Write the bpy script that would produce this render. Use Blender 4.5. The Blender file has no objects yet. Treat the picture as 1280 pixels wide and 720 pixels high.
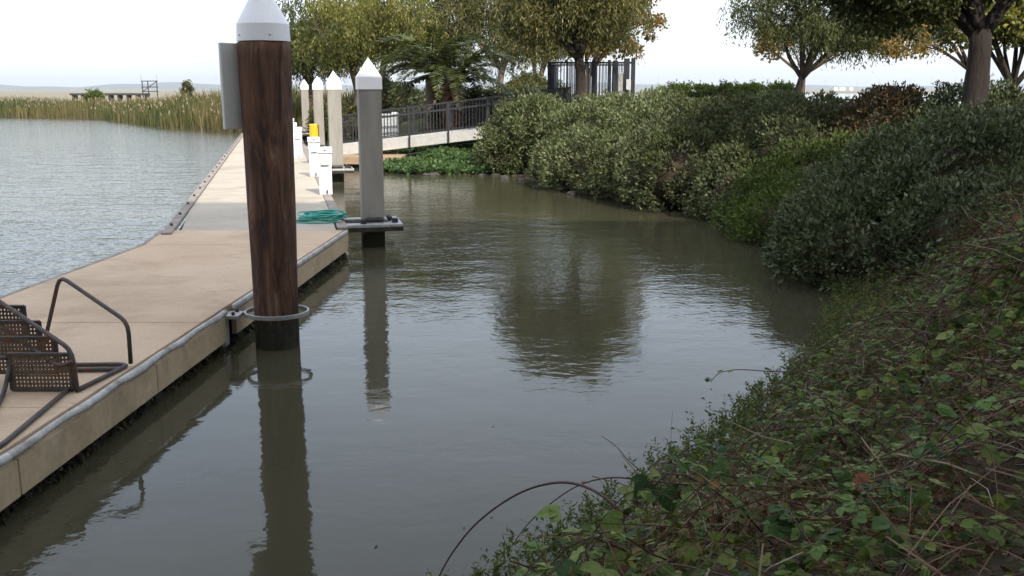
import bpy, math, random
import numpy as np
from mathutils import Vector, Matrix
R = math.radians
random.seed(7)
rng = np.random.default_rng(11)
scene = bpy.context.scene
COL = scene.collection

# ------------------------------------------------------------------ camera
PITCH = 11.68
CAM_H = 2.5
cam = bpy.data.cameras.new("camera")
cam.sensor_width = 36.0
cam.lens = 33.75
cam.clip_start = 0.1
cam.clip_end = 40000
camo = bpy.data.objects.new("camera", cam)
camo.location = (0, 0, CAM_H)
camo.rotation_euler = (R(90 - PITCH), 0, 0)
COL.objects.link(camo)
scene.camera = camo

# ------------------------------------------------------------------ sky, sun, exposure
SUN_EL, SUN_AZ = 40.0, 25.0          # the sun stands behind the camera, a little to the right
sun_dir = Vector((math.sin(R(SUN_AZ)) * math.cos(R(SUN_EL)), -math.cos(R(SUN_AZ)) * math.cos(R(SUN_EL)), math.sin(R(SUN_EL))))
world = bpy.data.worlds.new("World")
scene.world = world
world.use_nodes = True
wn, wl = world.node_tree.nodes, world.node_tree.links
wn.clear()
wo = wn.new("ShaderNodeOutputWorld")
wb = wn.new("ShaderNodeBackground")
sky = wn.new("ShaderNodeTexSky")
sky.sky_type = 'NISHITA'
sky.sun_disc = False
sky.sun_elevation = R(SUN_EL)
sky.sun_rotation = R(180 - SUN_AZ)
sky.air_density = 1.0
sky.dust_density = 3.0
sky.ozone_density = 1.0
wb.inputs["Strength"].default_value = 0.15
# a thin, even veil of high cloud over the whole sky
wtc = wn.new("ShaderNodeTexCoord"); wmp = wn.new("ShaderNodeMapping"); wmp.inputs["Scale"].default_value = (1, 1, 2.5)
wl.new(wtc.outputs["Generated"], wmp.inputs["Vector"])
wns = wn.new("ShaderNodeTexNoise"); wns.inputs["Scale"].default_value = 2.2; wns.inputs["Detail"].default_value = 6; wns.inputs["Roughness"].default_value = .55
wl.new(wmp.outputs[0], wns.inputs["Vector"])
wrp = wn.new("ShaderNodeValToRGB")
wrp.color_ramp.elements[0].position = .3; wrp.color_ramp.elements[0].color = (.48, .48, .48, 1)
wrp.color_ramp.elements[1].position = .7; wrp.color_ramp.elements[1].color = (.72, .72, .72, 1)
wl.new(wns.outputs["Fac"], wrp.inputs[0])
wmx = wn.new("ShaderNodeMix"); wmx.data_type = 'RGBA'
wmx.inputs[7].default_value = (4.25, 4.5, 4.85, 1)
wl.new(wrp.outputs[0], wmx.inputs[0]); wl.new(sky.outputs[0], wmx.inputs[6])
wl.new(wmx.outputs[2], wb.inputs["Color"])
wl.new(wb.outputs[0], wo.inputs["Surface"])
sl = bpy.data.lights.new("sun", 'SUN')
sl.energy = 2.4
sl.angle = R(0.6)
sl.color = (1.0, 0.93, 0.82)
so = bpy.data.objects.new("sun", sl)
so.rotation_euler = sun_dir.to_track_quat('Z', 'Y').to_euler()
so.location = (10, -20, 30)
COL.objects.link(so)
scene.view_settings.view_transform = 'Standard'
scene.view_settings.look = 'None'
scene.view_settings.exposure = 1.22
scene.view_settings.gamma = 1.0
scene.cycles.max_bounces = 8
scene.cycles.transparent_max_bounces = 8
scene.cycles.volume_bounces = 0

# ------------------------------------------------------------------ helpers
class MB:
    """collects shapes into one mesh (world or local coordinates)"""
    def __init__(s): s.v = []; s.f = []
    def add(s, vs, fs):
        o = len(s.v); s.v += [tuple(v) for v in vs]; s.f += [tuple(i + o for i in f) for f in fs]; return s
    def box(s, c, size, rz=0.0, M=None):
        hx, hy, hz = size[0] / 2, size[1] / 2, size[2] / 2
        m = M or (Matrix.Translation(c) @ Matrix.Rotation(rz, 4, 'Z'))
        vs = [m @ Vector((x, y, z)) for z in (-hz, hz) for x, y in ((-hx, -hy), (hx, -hy), (hx, hy), (-hx, hy))]
        return s.add(vs, [(3, 2, 1, 0), (4, 5, 6, 7), (0, 1, 5, 4), (1, 2, 6, 5), (2, 3, 7, 6), (3, 0, 4, 7)])
    def bar(s, a, b, w, h, up=(0, 0, 1)):
        a, b = Vector(a), Vector(b); d = b - a; L = d.length
        d.normalize(); r = d.cross(Vector(up)).normalized(); u = r.cross(d)
        vs = []
        for p in (a, b):
            for i, j in ((-1, -1), (1, -1), (1, 1), (-1, 1)):
                vs.append(p + r * (w / 2 * i) + u * (h / 2 * j))
        return s.add(vs, [(3, 2, 1, 0), (4, 5, 6, 7), (0, 1, 5, 4), (1, 2, 6, 5), (2, 3, 7, 6), (3, 0, 4, 7)])
    def prism(s, poly, z0, z1):
        n = len(poly)
        vs = [(x, y, z0) for x, y in poly] + [(x, y, z1) for x, y in poly]
        fs = [tuple(range(n - 1, -1, -1)), tuple(range(n, 2 * n))] + [(i, (i + 1) % n, (i + 1) % n + n, i + n) for i in range(n)]
        return s.add(vs, fs)
    def tube(s, pts, r, n=6, cap=True, closed=False):
        pts = [Vector(p) for p in pts]; k = len(pts)
        rs = r if hasattr(r, '__len__') else [r] * k
        vs = []; prev = None
        for i, p in enumerate(pts):
            if closed: t = pts[(i + 1) % k] - pts[i - 1]
            else: t = pts[min(i + 1, k - 1)] - pts[max(i - 1, 0)]
            t.normalize()
            if prev is None:
                a = t.cross(Vector((0, 0, 1)))
                if a.length < 1e-3: a = t.cross(Vector((1, 0, 0)))
            else:
                a = prev - t * prev.dot(t)
            a.normalize(); prev = a; b = t.cross(a)
            for j in range(n):
                q = 2 * math.pi * j / n
                vs.append(p + (a * math.cos(q) + b * math.sin(q)) * rs[i])
        fs = []
        for i in range(k if closed else k - 1):
            i2 = (i + 1) % k
            for j in range(n):
                j2 = (j + 1) % n
                fs.append((i * n + j, i * n + j2, i2 * n + j2, i2 * n + j))
        if cap and not closed:
            fs.append(tuple(range(n - 1, -1, -1))); fs.append(tuple((k - 1) * n + j for j in range(n)))
        return s.add(vs, fs)
    def lathe(s, prof, n=16, c=(0, 0, 0)):
        vs = []; fs = []; k = len(prof)
        for r, z in prof:
            for j in range(n):
                q = 2 * math.pi * j / n
                vs.append((c[0] + r * math.cos(q), c[1] + r * math.sin(q), c[2] + z))
        for i in range(k - 1):
            for j in range(n):
                fs.append((i * n + j, i * n + (j + 1) % n, (i + 1) * n + (j + 1) % n, (i + 1) * n + j))
        fs.append(tuple(range(n - 1, -1, -1))); fs.append(tuple((k - 1) * n + j for j in range(n)))
        return s.add(vs, fs)
    def ico(s, c, rad, sub=2, noise=0.0, seed=0):
        import bmesh
        bm = bmesh.new(); bmesh.ops.create_icosphere(bm, subdivisions=sub, radius=1.0)
        rn = random.Random(seed)
        ph = [rn.uniform(0, 6) for _ in range(6)]
        vs = []
        for v in bm.verts:
            p = v.co
            q = 1 + noise * (math.sin(3 * p.x + ph[0]) + math.sin(4 * p.y + ph[1]) + math.sin(3.5 * p.z + ph[2]) + .6 * math.sin(7 * p.x + 5 * p.y + ph[3]))
            vs.append((c[0] + p.x * rad[0] * q, c[1] + p.y * rad[1] * q, c[2] + p.z * rad[2] * q))
        fs = [tuple(v.index for v in f.verts) for f in bm.faces]
        bm.free()
        return s.add(vs, fs)
    def build(s, name, m, parent=None, local=False, smooth=False, bevel=0, kind=None):
        vs = s.v
        if parent is not None and not local:
            L = parent.matrix_world_base
            vs = [(a - L[0], b - L[1], c - L[2]) for a, b, c in vs]
        me = bpy.data.meshes.new(name); me.from_pydata(vs, [], s.f); me.update()
        return link(name, me, m, parent, smooth, bevel, kind)

class Root:
    """thin wrapper round an Empty that remembers its base location"""
    def __init__(s, o, loc): s.o = o; s.matrix_world_base = loc

def link(name, me, m, parent=None, smooth=False, bevel=0, kind=None):
    o = bpy.data.objects.new(name, me); COL.objects.link(o)
    if m is not None: me.materials.append(m)
    if smooth: me.polygons.foreach_set("use_smooth", [True] * len(me.polygons))
    if parent is not None: o.parent = parent.o if isinstance(parent, Root) else parent
    if bevel:
        b = o.modifiers.new("bevel", 'BEVEL'); b.width = bevel; b.segments = 2; b.limit_method = 'ANGLE'
    if kind: o["kind"] = kind
    return o

def thing(name, label, cat, loc=(0, 0, 0), group=None):
    o = bpy.data.objects.new(name, None); COL.objects.link(o)
    o.location = loc; o.empty_display_size = 0.2
    tag(o, label, cat, group)
    return Root(o, tuple(loc))
def tag(o, label=None, cat=None, group=None, kind=None):
    if label: o["label"] = label
    if cat: o["category"] = cat
    if group: o["group"] = group
    if kind: o["kind"] = kind
    return o
def sub(o, base):
    """wrap a part so that sub-parts can be built under it (part origin = thing base)"""
    return Root(o, base)
def copy_tree(o, parent=None):
    c = o.copy(); COL.objects.link(c); c.parent = parent
    for ch in list(o.children): copy_tree(ch, c)
    return c

def quads(name, V, m, parent=None, per=4, kind=None, base=(0, 0, 0), F=None):
    """V: (n, per, 3) numpy -> one mesh of n separate faces (or F: face pattern per piece)"""
    n = V.shape[0]
    vs = (V.reshape(-1, 3) - np.array(base)).astype(np.float32)
    me = bpy.data.meshes.new(name)
    if F is None: F = [tuple(range(per))]
    idx = []; tot = []
    for f in F:
        a = (np.arange(n) * per)[:, None] + np.array(f)[None, :]
        idx.append(a.reshape(-1)); tot.append(np.full(n, len(f)))
    idx = np.concatenate(idx); tot = np.concatenate(tot)
    me.vertices.add(len(vs)); me.vertices.foreach_set("co", vs.reshape(-1))
    me.loops.add(len(idx)); me.loops.foreach_set("vertex_index", idx.astype(np.int32))
    me.polygons.add(len(tot))
    me.polygons.foreach_set("loop_start", np.concatenate([[0], np.cumsum(tot)[:-1]]).astype(np.int32))
    me.update(calc_edges=True); me.validate()
    return link(name, me, m, parent, kind=kind)

def norm(a): return a / (np.linalg.norm(a, axis=1, keepdims=True) + 1e-9)
def leaf_quads(P, D, N, L, W, fold=0.15):
    """diamond leaf: base, side, tip, side"""
    D = norm(D); S = norm(np.cross(D, N)); N2 = np.cross(S, D)
    L = np.asarray(L)[:, None]; W = np.asarray(W)[:, None]
    mid = P + D * L * 0.45 - N2 * W * fold
    return np.stack([P, mid + S * W * .5, P + D * L, mid - S * W * .5], axis=1)
def rdir(n): return norm(rng.normal(size=(n, 3)))

# ------------------------------------------------------------------ materials
def ramp(nt, fac, stops):
    r = nt.nodes.new("ShaderNodeValToRGB")
    el = r.color_ramp.elements
    while len(el) < len(stops): el.new(0.5)
    for e, (p, c) in zip(el, stops): e.position = p; e.color = (*c, 1)
    nt.links.new(fac, r.inputs[0])
    return r.outputs[0]
def noise(nt, scale, detail=4, rough=.55, vec=None, dist=0.0):
    n = nt.nodes.new("ShaderNodeTexNoise")
    n.inputs["Scale"].default_value = scale; n.inputs["Detail"].default_value = detail
    n.inputs["Roughness"].default_value = rough; n.inputs["Distortion"].default_value = dist
    if vec is not None: nt.links.new(vec, n.inputs["Vector"])
    return n.outputs["Fac"]
def position(nt, scale=(1, 1, 1), obj=False):
    if obj: s = nt.nodes.new("ShaderNodeTexCoord").outputs["Object"]
    else: s = nt.nodes.new("ShaderNodeNewGeometry").outputs["Position"]
    if scale == (1, 1, 1): return s
    m = nt.nodes.new("ShaderNodeMapping"); m.inputs["Scale"].default_value = scale
    nt.links.new(s, m.inputs["Vector"]); return m.outputs[0]
def mix(nt, fac, a, b, mode='MIX'):
    x = nt.nodes.new("ShaderNodeMix"); x.data_type = 'RGBA'; x.blend_type = mode
    for sock, v in ((x.inputs[0], fac), (x.inputs[6], a), (x.inputs[7], b)):
        if isinstance(v, (int, float)): sock.default_value = v
        elif isinstance(v, tuple): sock.default_value = (*v, 1)
        else: nt.links.new(v, sock)
    return x.outputs[2]
def math_(nt, op, a, b=None, c=None):
    x = nt.nodes.new("ShaderNodeMath"); x.operation = op
    for i, v in enumerate((a, b, c)):
        if v is None: continue
        if isinstance(v, (int, float)): x.inputs[i].default_value = v
        else: nt.links.new(v, x.inputs[i])
    return x.outputs[0]
def new_mat(name):
    m = bpy.data.materials.new(name); m.use_nodes = True
    nt = m.node_tree
    return m, nt, nt.nodes["Principled BSDF"]
def bump(nt, bsdf, h, strength=.3, dist=.01):
    b = nt.nodes.new("ShaderNodeBump"); b.inputs["Strength"].default_value = strength; b.inputs["Distance"].default_value = dist
    nt.links.new(h, b.inputs["Height"]); nt.links.new(b.outputs[0], bsdf.inputs["Normal"])
def surf(name, stops, scale=3.0, rough=.7, stretch=(1, 1, 1), detail=6, bstr=.25, bdist=.01, fine=None, metal=0.0, obj=False, spec=.5, stain=None, var=.35):
    """noise-ramped surface with a second finer noise for relief"""
    m, nt, b = new_mat(name)
    v = position(nt, stretch, obj)
    c = ramp(nt, noise(nt, scale, detail, .62, v), stops)
    f = noise(nt, fine or scale * 8, 5, .6, v)
    c = mix(nt, var, c, mix(nt, 1.0, c, ramp(nt, f, [(.3, (.62, .62, .62)), (.7, (1.25, 1.25, 1.25))]), 'MULTIPLY'))
    if stain:
        # blotches and small dark specks of dirt
        st_ = noise(nt, stain[0], 6, .65, position(nt, stain[1]), .4)
        c = mix(nt, ramp(nt, st_, [(.50, (0, 0, 0)), (.68, (stain[2],) * 3)]), c, stain[3])
        vo = nt.nodes.new("ShaderNodeTexVoronoi"); vo.inputs["Scale"].default_value = 2.3
        nt.links.new(position(nt), vo.inputs["Vector"])
        c = mix(nt, ramp(nt, math_(nt, 'ADD', vo.outputs["Distance"], math_(nt, 'MULTIPLY', noise(nt, 9, 3, .6, position(nt)), .12)), [(.09, (.55,) * 3), (.13, (0, 0, 0))]), c, stain[3])
    nt.links.new(c, b.inputs["Base Color"])
    b.inputs["Roughness"].default_value = rough; b.inputs["Metallic"].default_value = metal
    b.inputs["Specular IOR Level"].default_value = spec
    if bstr: bump(nt, b, f, bstr, bdist)
    return m
def leafmat(name, stops, trans=.3, rough=.55, patch=None, pscale=.6, spec=.3):
    """colour picked per leaf; optional patch colours vary slowly through the plant"""
    m, nt, b = new_mat(name)
    g = nt.nodes.new("ShaderNodeNewGeometry")
    fac = g.outputs["Random Per Island"]
    c = ramp(nt, fac, stops)
    if patch:
        pn = noise(nt, pscale, 3, .5, position(nt))
        c2 = ramp(nt, fac, patch)
        pf = ramp(nt, pn, [(.46, (0, 0, 0)), (.6, (1, 1, 1))])
        c = mix(nt, pf, c, c2)
    nt.links.new(c, b.inputs["Base Color"])
    b.inputs["Roughness"].default_value = rough
    b.inputs["Specular IOR Level"].default_value = spec
    t = nt.nodes.new("ShaderNodeBsdfTranslucent")
    nt.links.new(mix(nt, 1.0, c, (1.25, 1.2, .7), 'MULTIPLY'), t.inputs["Color"])
    mx = nt.nodes.new("ShaderNodeMixShader"); mx.inputs[0].default_value = trans
    nt.links.new(b.outputs[0], mx.inputs[1]); nt.links.new(t.outputs[0], mx.inputs[2])
    nt.links.new(mx.outputs[0], nt.nodes["Material Output"].inputs["Surface"])
    return m

MT = {}
MT['concrete_tan'] = surf('tan_deck_concrete', [(.25, (.48, .35, .235)), (.5, (.55, .41, .285)), (.8, (.61, .47, .335))], 1.1, .85, bstr=.3, bdist=.004, fine=60, spec=.25, stain=(.7, (1, 1, 1), .5, (.25, .18, .12)))
MT['concrete_grey'] = surf('pale_walkway_concrete', [(.25, (.36, .32, .26)), (.5, (.44, .39, .32)), (.8, (.52, .46, .38))], .9, .88, bstr=.3, bdist=.004, fine=55, spec=.25, stain=(.6, (1, 1, 1), .5, (.22, .19, .15)))
MT['fascia'] = surf('tan_painted_fascia', [(.2, (.36, .27, .16)), (.5, (.49, .375, .235)), (.8, (.56, .44, .285))], 1.6, .7, bstr=.2, bdist=.004, fine=18, stain=(2.2, (1.4, 1.4, .7), .38, (.16, .11, .07)))
MT['rubrail'] = surf('weathered_rub_rail', [(.25, (.12, .10, .085)), (.45, (.36, .34, .31)), (.7, (.58, .57, .55))], 5, .8, bstr=.5, bdist=.01, fine=40)
MT['kerb_timber'] = surf('weathered_kerb_timber', [(.2, (.14, .11, .09)), (.5, (.27, .23, .2)), (.8, (.40, .36, .33))], 4, .85, bstr=.5, bdist=.01, fine=30)
MT['float'] = surf('dark_wet_float', [(.3, (.012, .012, .009)), (.7, (.05, .045, .03))], 6, .4, bstr=.5, bdist=.02)
MT['white_cap'] = surf('white_fibreglass_cap', [(.2, (.88, .88, .90)), (.8, (.91, .91, .92))], 3, .4, bstr=0, var=.05)
MT['white_box'] = surf('white_pedestal_paint', [(.2, (.72, .72, .72)), (.8, (.82, .82, .83))], 4, .4, bstr=.04, var=.12)
MT['marble'] = surf('streaked_white_panel', [(.38, (.60, .60, .62)), (.5, (.78, .78, .79)), (.8, (.82, .82, .82))], 5, .45, stretch=(1, 1, .4), bstr=.02)
MT['sign'] = surf('grey_white_sign_sheet', [(.2, (.62, .63, .62)), (.8, (.70, .71, .70))], 3, .5, bstr=.03, var=.1)
MT['galv'] = surf('dull_galvanised_steel', [(.25, (.26, .26, .25)), (.7, (.45, .45, .44))], 14, .5, bstr=.1, metal=.35)
MT['alu'] = surf('dull_aluminium_girder', [(.25, (.42, .41, .39)), (.7, (.56, .55, .53))], 6, .55, bstr=.08, metal=.2)
MT['railing'] = surf('dark_grey_railing_paint', [(.2, (.018, .019, .024)), (.8, (.034, .036, .042))], 8, .5, bstr=.05)
MT['black_steel'] = surf('black_steel_paint', [(.2, (.012, .014, .022)), (.8, (.025, .028, .04))], 8, .45, bstr=.05)
MT['rubber'] = surf('black_rubber', [(.2, (.012, .012, .013)), (.8, (.03, .03, .032))], 9, .6, bstr=.1)
MT['yellow'] = surf('yellow_plastic', [(.2, (.70, .42, .02)), (.8, (.80, .52, .04))], 4, .4, bstr=.05)
MT['box_grey'] = surf('pale_grey_locker', [(.2, (.42, .44, .47)), (.8, (.52, .54, .56))], 3, .5, bstr=.05)
MT['landing_wood'] = surf('brown_landing_timber', [(.2, (.22, .15, .09)), (.8, (.40, .29, .19))], 4, .8, bstr=.3)
MT['hose'] = surf('teal_hose', [(.2, (.03, .30, .24)), (.8, (.06, .42, .34))], 6, .35, bstr=.05)
MT['rust_pipe'] = surf('rusty_painted_pipe', [(.3, (.05, .05, .055)), (.52, (.085, .075, .07)), (.66, (.14, .06, .035)), (.8, (.20, .09, .05))], 9, .6, bstr=.3, bdist=.003, metal=.2)
MT['rust_plate'] = surf('rusty_perforated_plate', [(.3, (.075, .055, .04)), (.5, (.15, .11, .075)), (.65, (.18, .09, .045)), (.8, (.23, .165, .11))], 9, .7, bstr=.3, bdist=.003, metal=.1)
MT['stucco'] = surf('bounce_white_stucco', [(.2, (.72, .70, .66)), (.8, (.80, .78, .74))], 1, .9, bstr=.2)  # kept near white so the added block bounces fill light forward
MT['glass_dark'] = surf('dark_window_glass', [(.2, (.02, .025, .03)), (.8, (.03, .035, .04))], 1, .08, bstr=0)
MT['bark'] = surf('brown_bark', [(.25, (.045, .03, .022)), (.5, (.10, .068, .05)), (.8, (.17, .125, .095))], 3, .9, stretch=(1, 1, .25), bstr=.8, bdist=.04, fine=14)
MT['bark_shaded'] = surf('shade_darkened_bark', [(.25, (.012, .008, .007)), (.5, (.028, .019, .015)), (.8, (.055, .04, .032))], 3, .9, stretch=(1, 1, .25), bstr=.9, bdist=.05, fine=14)  # bark darkened to put the crown's shade into the trunk colour
MT['bark_grey'] = surf('grey_brown_bark', [(.25, (.07, .06, .05)), (.5, (.15, .125, .105)), (.8, (.24, .21, .18))], 3, .9, stretch=(1, 1, .25), bstr=.8, bdist=.04, fine=14)
MT['palm_bark'] = surf('palm_trunk_bark', [(.25, (.10, .07, .05)), (.6, (.22, .165, .125)), (.85, (.30, .24, .19))], 5, .9, bstr=.6, bdist=.03)
MT['palm_boot'] = surf('orange_brown_palm_boot', [(.25, (.06, .03, .015)), (.6, (.15, .075, .035)), (.85, (.24, .14, .08))], 7, .9, bstr=.4)
MT['twig'] = surf('brown_twigs', [(.2, (.03, .024, .016)), (.5, (.06, .046, .03)), (.8, (.10, .075, .05))], 9, .95, bstr=.7, bdist=.03, spec=.1)
MT['cane'] = surf('purple_brown_cane', [(.25, (.035, .015, .013)), (.6, (.075, .03, .024)), (.85, (.12, .06, .04))], 25, .6, bstr=.2)
MT['rock'] = surf('wet_bank_stone', [(.25, (.03, .026, .02)), (.6, (.06, .054, .044)), (.85, (.11, .10, .085))], 5, .8, bstr=.5, bdist=.02)
MT['hill'] = surf('distant_hill_grass', [(.3, (.08, .10, .085)), (.7, (.13, .14, .11))], .004, .95, bstr=0, spec=0)
MT['turbine'] = surf('grey_turbine_paint', [(.2, (.3, .31, .33)), (.8, (.36, .37, .39))], 1, .6, bstr=0)
MT['white_far'] = surf('white_turbine_paint', [(.2, (.75, .75, .75)), (.8, (.8, .8, .8))], 1, .5, bstr=0)
MT['trestle'] = surf('dark_trestle_timber', [(.2, (.02, .02, .025)), (.8, (.05, .05, .055))], 1, .9, bstr=0)

# timber pile: creosoted, streaked along its length, wet and weedy near the water
def timber_mat():
    m, nt, b = new_mat('creosoted_timber')
    v = position(nt, (10, 10, 1.5))
    a = noise(nt, 1.0, 9, .72, v, 1.0)
    c = ramp(nt, a, [(.33, (.014, .008, .006)), (.43, (.055, .023, .012)), (.50, (.115, .048, .022)), (.57, (.16, .078, .042)), (.68, (.28, .19, .13))])
    big = noise(nt, 1.0, 5, .65, position(nt, (3.2, 3.2, 1.3)))
    c = mix(nt, ramp(nt, big, [(.52, (0, 0, 0)), (.68, (.5, .5, .5))]), c, (.035, .016, .010))
    red = noise(nt, 1.0, 4, .6, position(nt, (5, 5, .9)))
    c = mix(nt, ramp(nt, red, [(.52, (0, 0, 0)), (.68, (.6, .6, .6))]), c, (.15, .062, .03))
    sx = nt.nodes.new("ShaderNodeSeparateXYZ"); nt.links.new(position(nt), sx.inputs[0])
    zz = math_(nt, 'ADD', sx.outputs[2], math_(nt, 'MULTIPLY', a, .25))
    wet = ramp(nt, zz, [(.34, (1, 1, 1)), (.5, (0, 0, 0))])
    weed = ramp(nt, noise(nt, 22, 5, .6, position(nt)), [(.35, (.012, .012, .006)), (.65, (.045, .042, .02))])
    c = mix(nt, wet, c, weed)
    nt.links.new(c, b.inputs["Base Color"])
    b.inputs["Roughness"].default_value = .75
    bump(nt, b, a, 1.0, .06)
    return m
MT['timber'] = timber_mat()
def conc_pile_mat():
    m, nt, b = new_mat('grey_pile_concrete')
    v = position(nt, (3, 3, .5))
    c = ramp(nt, noise(nt, 2, 6, .6, v), [(.25, (.20, .19, .165)), (.5, (.26, .25, .22)), (.8, (.33, .315, .285))])
    sx = nt.nodes.new("ShaderNodeSeparateXYZ"); nt.links.new(position(nt), sx.inputs[0])
    zz = math_(nt, 'ADD', sx.outputs[2], math_(nt, 'MULTIPLY', noise(nt, 9, 4, .6, position(nt)), .3))
    c = mix(nt, ramp(nt, zz, [(.35, (1, 1, 1)), (.62, (0, 0, 0))]), c, (.03, .028, .016))
    nt.links.new(c, b.inputs["Base Color"]); b.inputs["Roughness"].default_value = .85
    bump(nt, b, noise(nt, 40, 4, .6, position(nt)), .2, .006)
    return m
MT['pile_concrete'] = conc_pile_mat()

LM = {}
LM['hedge'] = leafmat('hedge_leaf', [(0, (.045, .062, .028)), (.5, (.08, .098, .045)), (.85, (.125, .135, .065)), (1, (.20, .20, .11))], .22, .6, spec=.22, patch=[(0, (.042, .06, .022)), (.6, (.08, .098, .036)), (1, (.14, .145, .06))], pscale=.9)
LM['hedge_pale'] = leafmat('pale_hedge_leaf', [(0, (.06, .085, .032)), (.5, (.108, .138, .055)), (.85, (.19, .215, .10)), (1, (.34, .34, .20))], .28, .6,
                           patch=[(0, (.045, .062, .026)), (.6, (.09, .11, .045)), (1, (.18, .165, .075))], pscale=.8)
LM['hedge_dark'] = leafmat('dark_glossy_hedge_leaf', [(0, (.045, .062, .03)), (.5, (.082, .105, .052)), (.85, (.13, .158, .082)), (1, (.24, .25, .16))], .2, .55, spec=.25, patch=[(0, (.036, .052, .02)), (.6, (.068, .09, .035)), (1, (.14, .15, .075))], pscale=1.1)
LM['rust'] = leafmat('reddish_hedge_leaf', [(0, (.04, .05, .025)), (.45, (.075, .07, .032)), (.7, (.10, .065, .035)), (.9, (.14, .065, .04)), (1, (.2, .09, .05))], .25)
LM['weed'] = leafmat('bright_weed_leaf', [(0, (.045, .08, .014)), (.5, (.08, .125, .022)), (1, (.14, .19, .045))], .3, .6, patch=[(0, (.035, .06, .014)), (.6, (.065, .09, .02)), (1, (.12, .13, .04))], pscale=1.2)
LM['ivy'] = leafmat('ivy_leaf', [(0, (.024, .058, .016)), (.5, (.048, .095, .026)), (.9, (.085, .145, .042)), (1, (.2, .22, .07))], .3, .5)
LM['pepper'] = leafmat('pepper_tree_leaf', [(0, (.075, .085, .018)), (.5, (.14, .145, .032)), (.9, (.25, .235, .06)), (1, (.36, .31, .1))], .35, .6,
                       patch=[(0, (.035, .05, .014)), (.6, (.065, .082, .022)), (1, (.12, .13, .04))], pscale=.8)  # darker patch colours stand in for shaded gaps between sunlit clumps
LM['pepper_dark'] = leafmat('dark_pepper_leaf', [(0, (.034, .045, .013)), (.6, (.06, .074, .021)), (1, (.11, .118, .038))], .3, .6)
LM['olive'] = leafmat('olive_tree_leaf', [(0, (.065, .07, .02)), (.55, (.12, .12, .035)), (.9, (.19, .17, .06)), (1, (.28, .2, .08))], .3, .6, patch=[(0, (.035, .045, .015)), (.6, (.065, .075, .025)), (1, (.12, .115, .045))], pscale=.9)  # patch colours paint dark hollows between the sunlit leaf masses
LM['autumn'] = leafmat('autumn_leaf', [(0, (.08, .085, .025)), (.35, (.16, .125, .04)), (.75, (.26, .155, .05)), (1, (.38, .24, .09))], .45, .6)
LM['palm'] = leafmat('palm_leaflet', [(0, (.04, .06, .022)), (.6, (.08, .10, .033)), (.92, (.17, .18, .065)), (1, (.3, .24, .11))], .2, .45)
LM['reed'] = leafmat('reed_blade', [(0, (.07, .08, .026)), (.4, (.12, .112, .04)), (.8, (.18, .145, .065)), (1, (.24, .19, .10))], .3, .7,
                     patch=[(0, (.045, .065, .02)), (.6, (.08, .095, .032)), (1, (.15, .14, .055))], pscale=.09)
LM['reed_plume'] = leafmat('reed_plume', [(0, (.3, .22, .15)), (1, (.42, .33, .24))], .3, .8)
LM['bramble'] = leafmat('bramble_leaf', [(0, (.03, .055, .013)), (.45, (.075, .118, .024)), (.8, (.13, .185, .036)), (.94, (.20, .24, .058)), (1, (.20, .09, .04))], .28, .6, spec=.2)
LM['bramble_lime'] = leafmat('young_bramble_leaf', [(0, (.10, .14, .03)), (.6, (.16, .20, .045)), (1, (.23, .25, .075))], .3, .5)
LM['bramble_red'] = leafmat('reddened_bramble_leaf', [(0, (.20, .07, .03)), (.6, (.26, .11, .04)), (1, (.32, .05, .04))], .3, .5)
LM['marshweed'] = leafmat('marsh_weed_leaf', [(0, (.045, .075, .02)), (.5, (.08, .11, .03)), (.85, (.13, .15, .045)), (1, (.33, .28, .10))], .3, .6)
LM['straw'] = leafmat('dry_stem', [(0, (.08, .035, .022)), (.55, (.14, .07, .042)), (.85, (.21, .14, .09)), (1, (.36, .30, .23))], .1, .8)
LM['litter'] = leafmat('dead_leaf', [(0, (.06, .035, .02)), (.6, (.12, .07, .04)), (1, (.2, .12, .06))], .1, .8)

# ------------------------------------------------------------------ terrain
BANK = np.array([(-400, -7), (-14, -5), (-7, -1.5), (-4.5, .2), (-2.2, 2.0), (-0.78, 3.7), (0.42, 5.05), (1.5, 6.6), (2.9, 8.7), (4.05, 11.4), (4.6, 15.4), (4.1, 19.2), (2.9, 20.9),
                 (1.4, 24.0), (-0.3, 28.9), (-3.2, 28.9), (-4.6, 30.5), (-5.3, 34.5), (-7.2, 41), (-10.3, 52), (-16.9, 58.2), (-23.5, 65), (-36, 84), (-47, 88.9), (-80, 92), (-400, 100)], float)
WPOLY = np.vstack([BANK, [(-400, 40)]])
def sdist(x, y):
    """signed distance to the bank line, positive on land"""
    x = np.asarray(x, float); y = np.asarray(y, float)
    d = np.full(x.shape, 1e9)
    for (ax, ay), (bx, by) in zip(BANK[:-1], BANK[1:]):
        dx, dy = bx - ax, by - ay
        t = np.clip(((x - ax) * dx + (y - ay) * dy) / (dx * dx + dy * dy), 0, 1)
        d = np.minimum(d, np.hypot(x - ax - t * dx, y - ay - t * dy))
    ins = np.zeros(x.shape, bool)
    n = len(WPOLY)
    for i in range(n):
        ax, ay = WPOLY[i]; bx, by = WPOLY[(i + 1) % n]
        c = ((ay > y) != (by > y))
        with np.errstate(divide='ignore', invalid='ignore'):
            xx = (bx - ax) * (y - ay) / (by - ay + 1e-12) + ax
        ins ^= c & (x < xx)
    return np.where(ins, -d, d)
def sstep(a, b, x):
    t = np.clip((x - a) / (b - a), 0, 1); return t * t * (3 - 2 * t)
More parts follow.
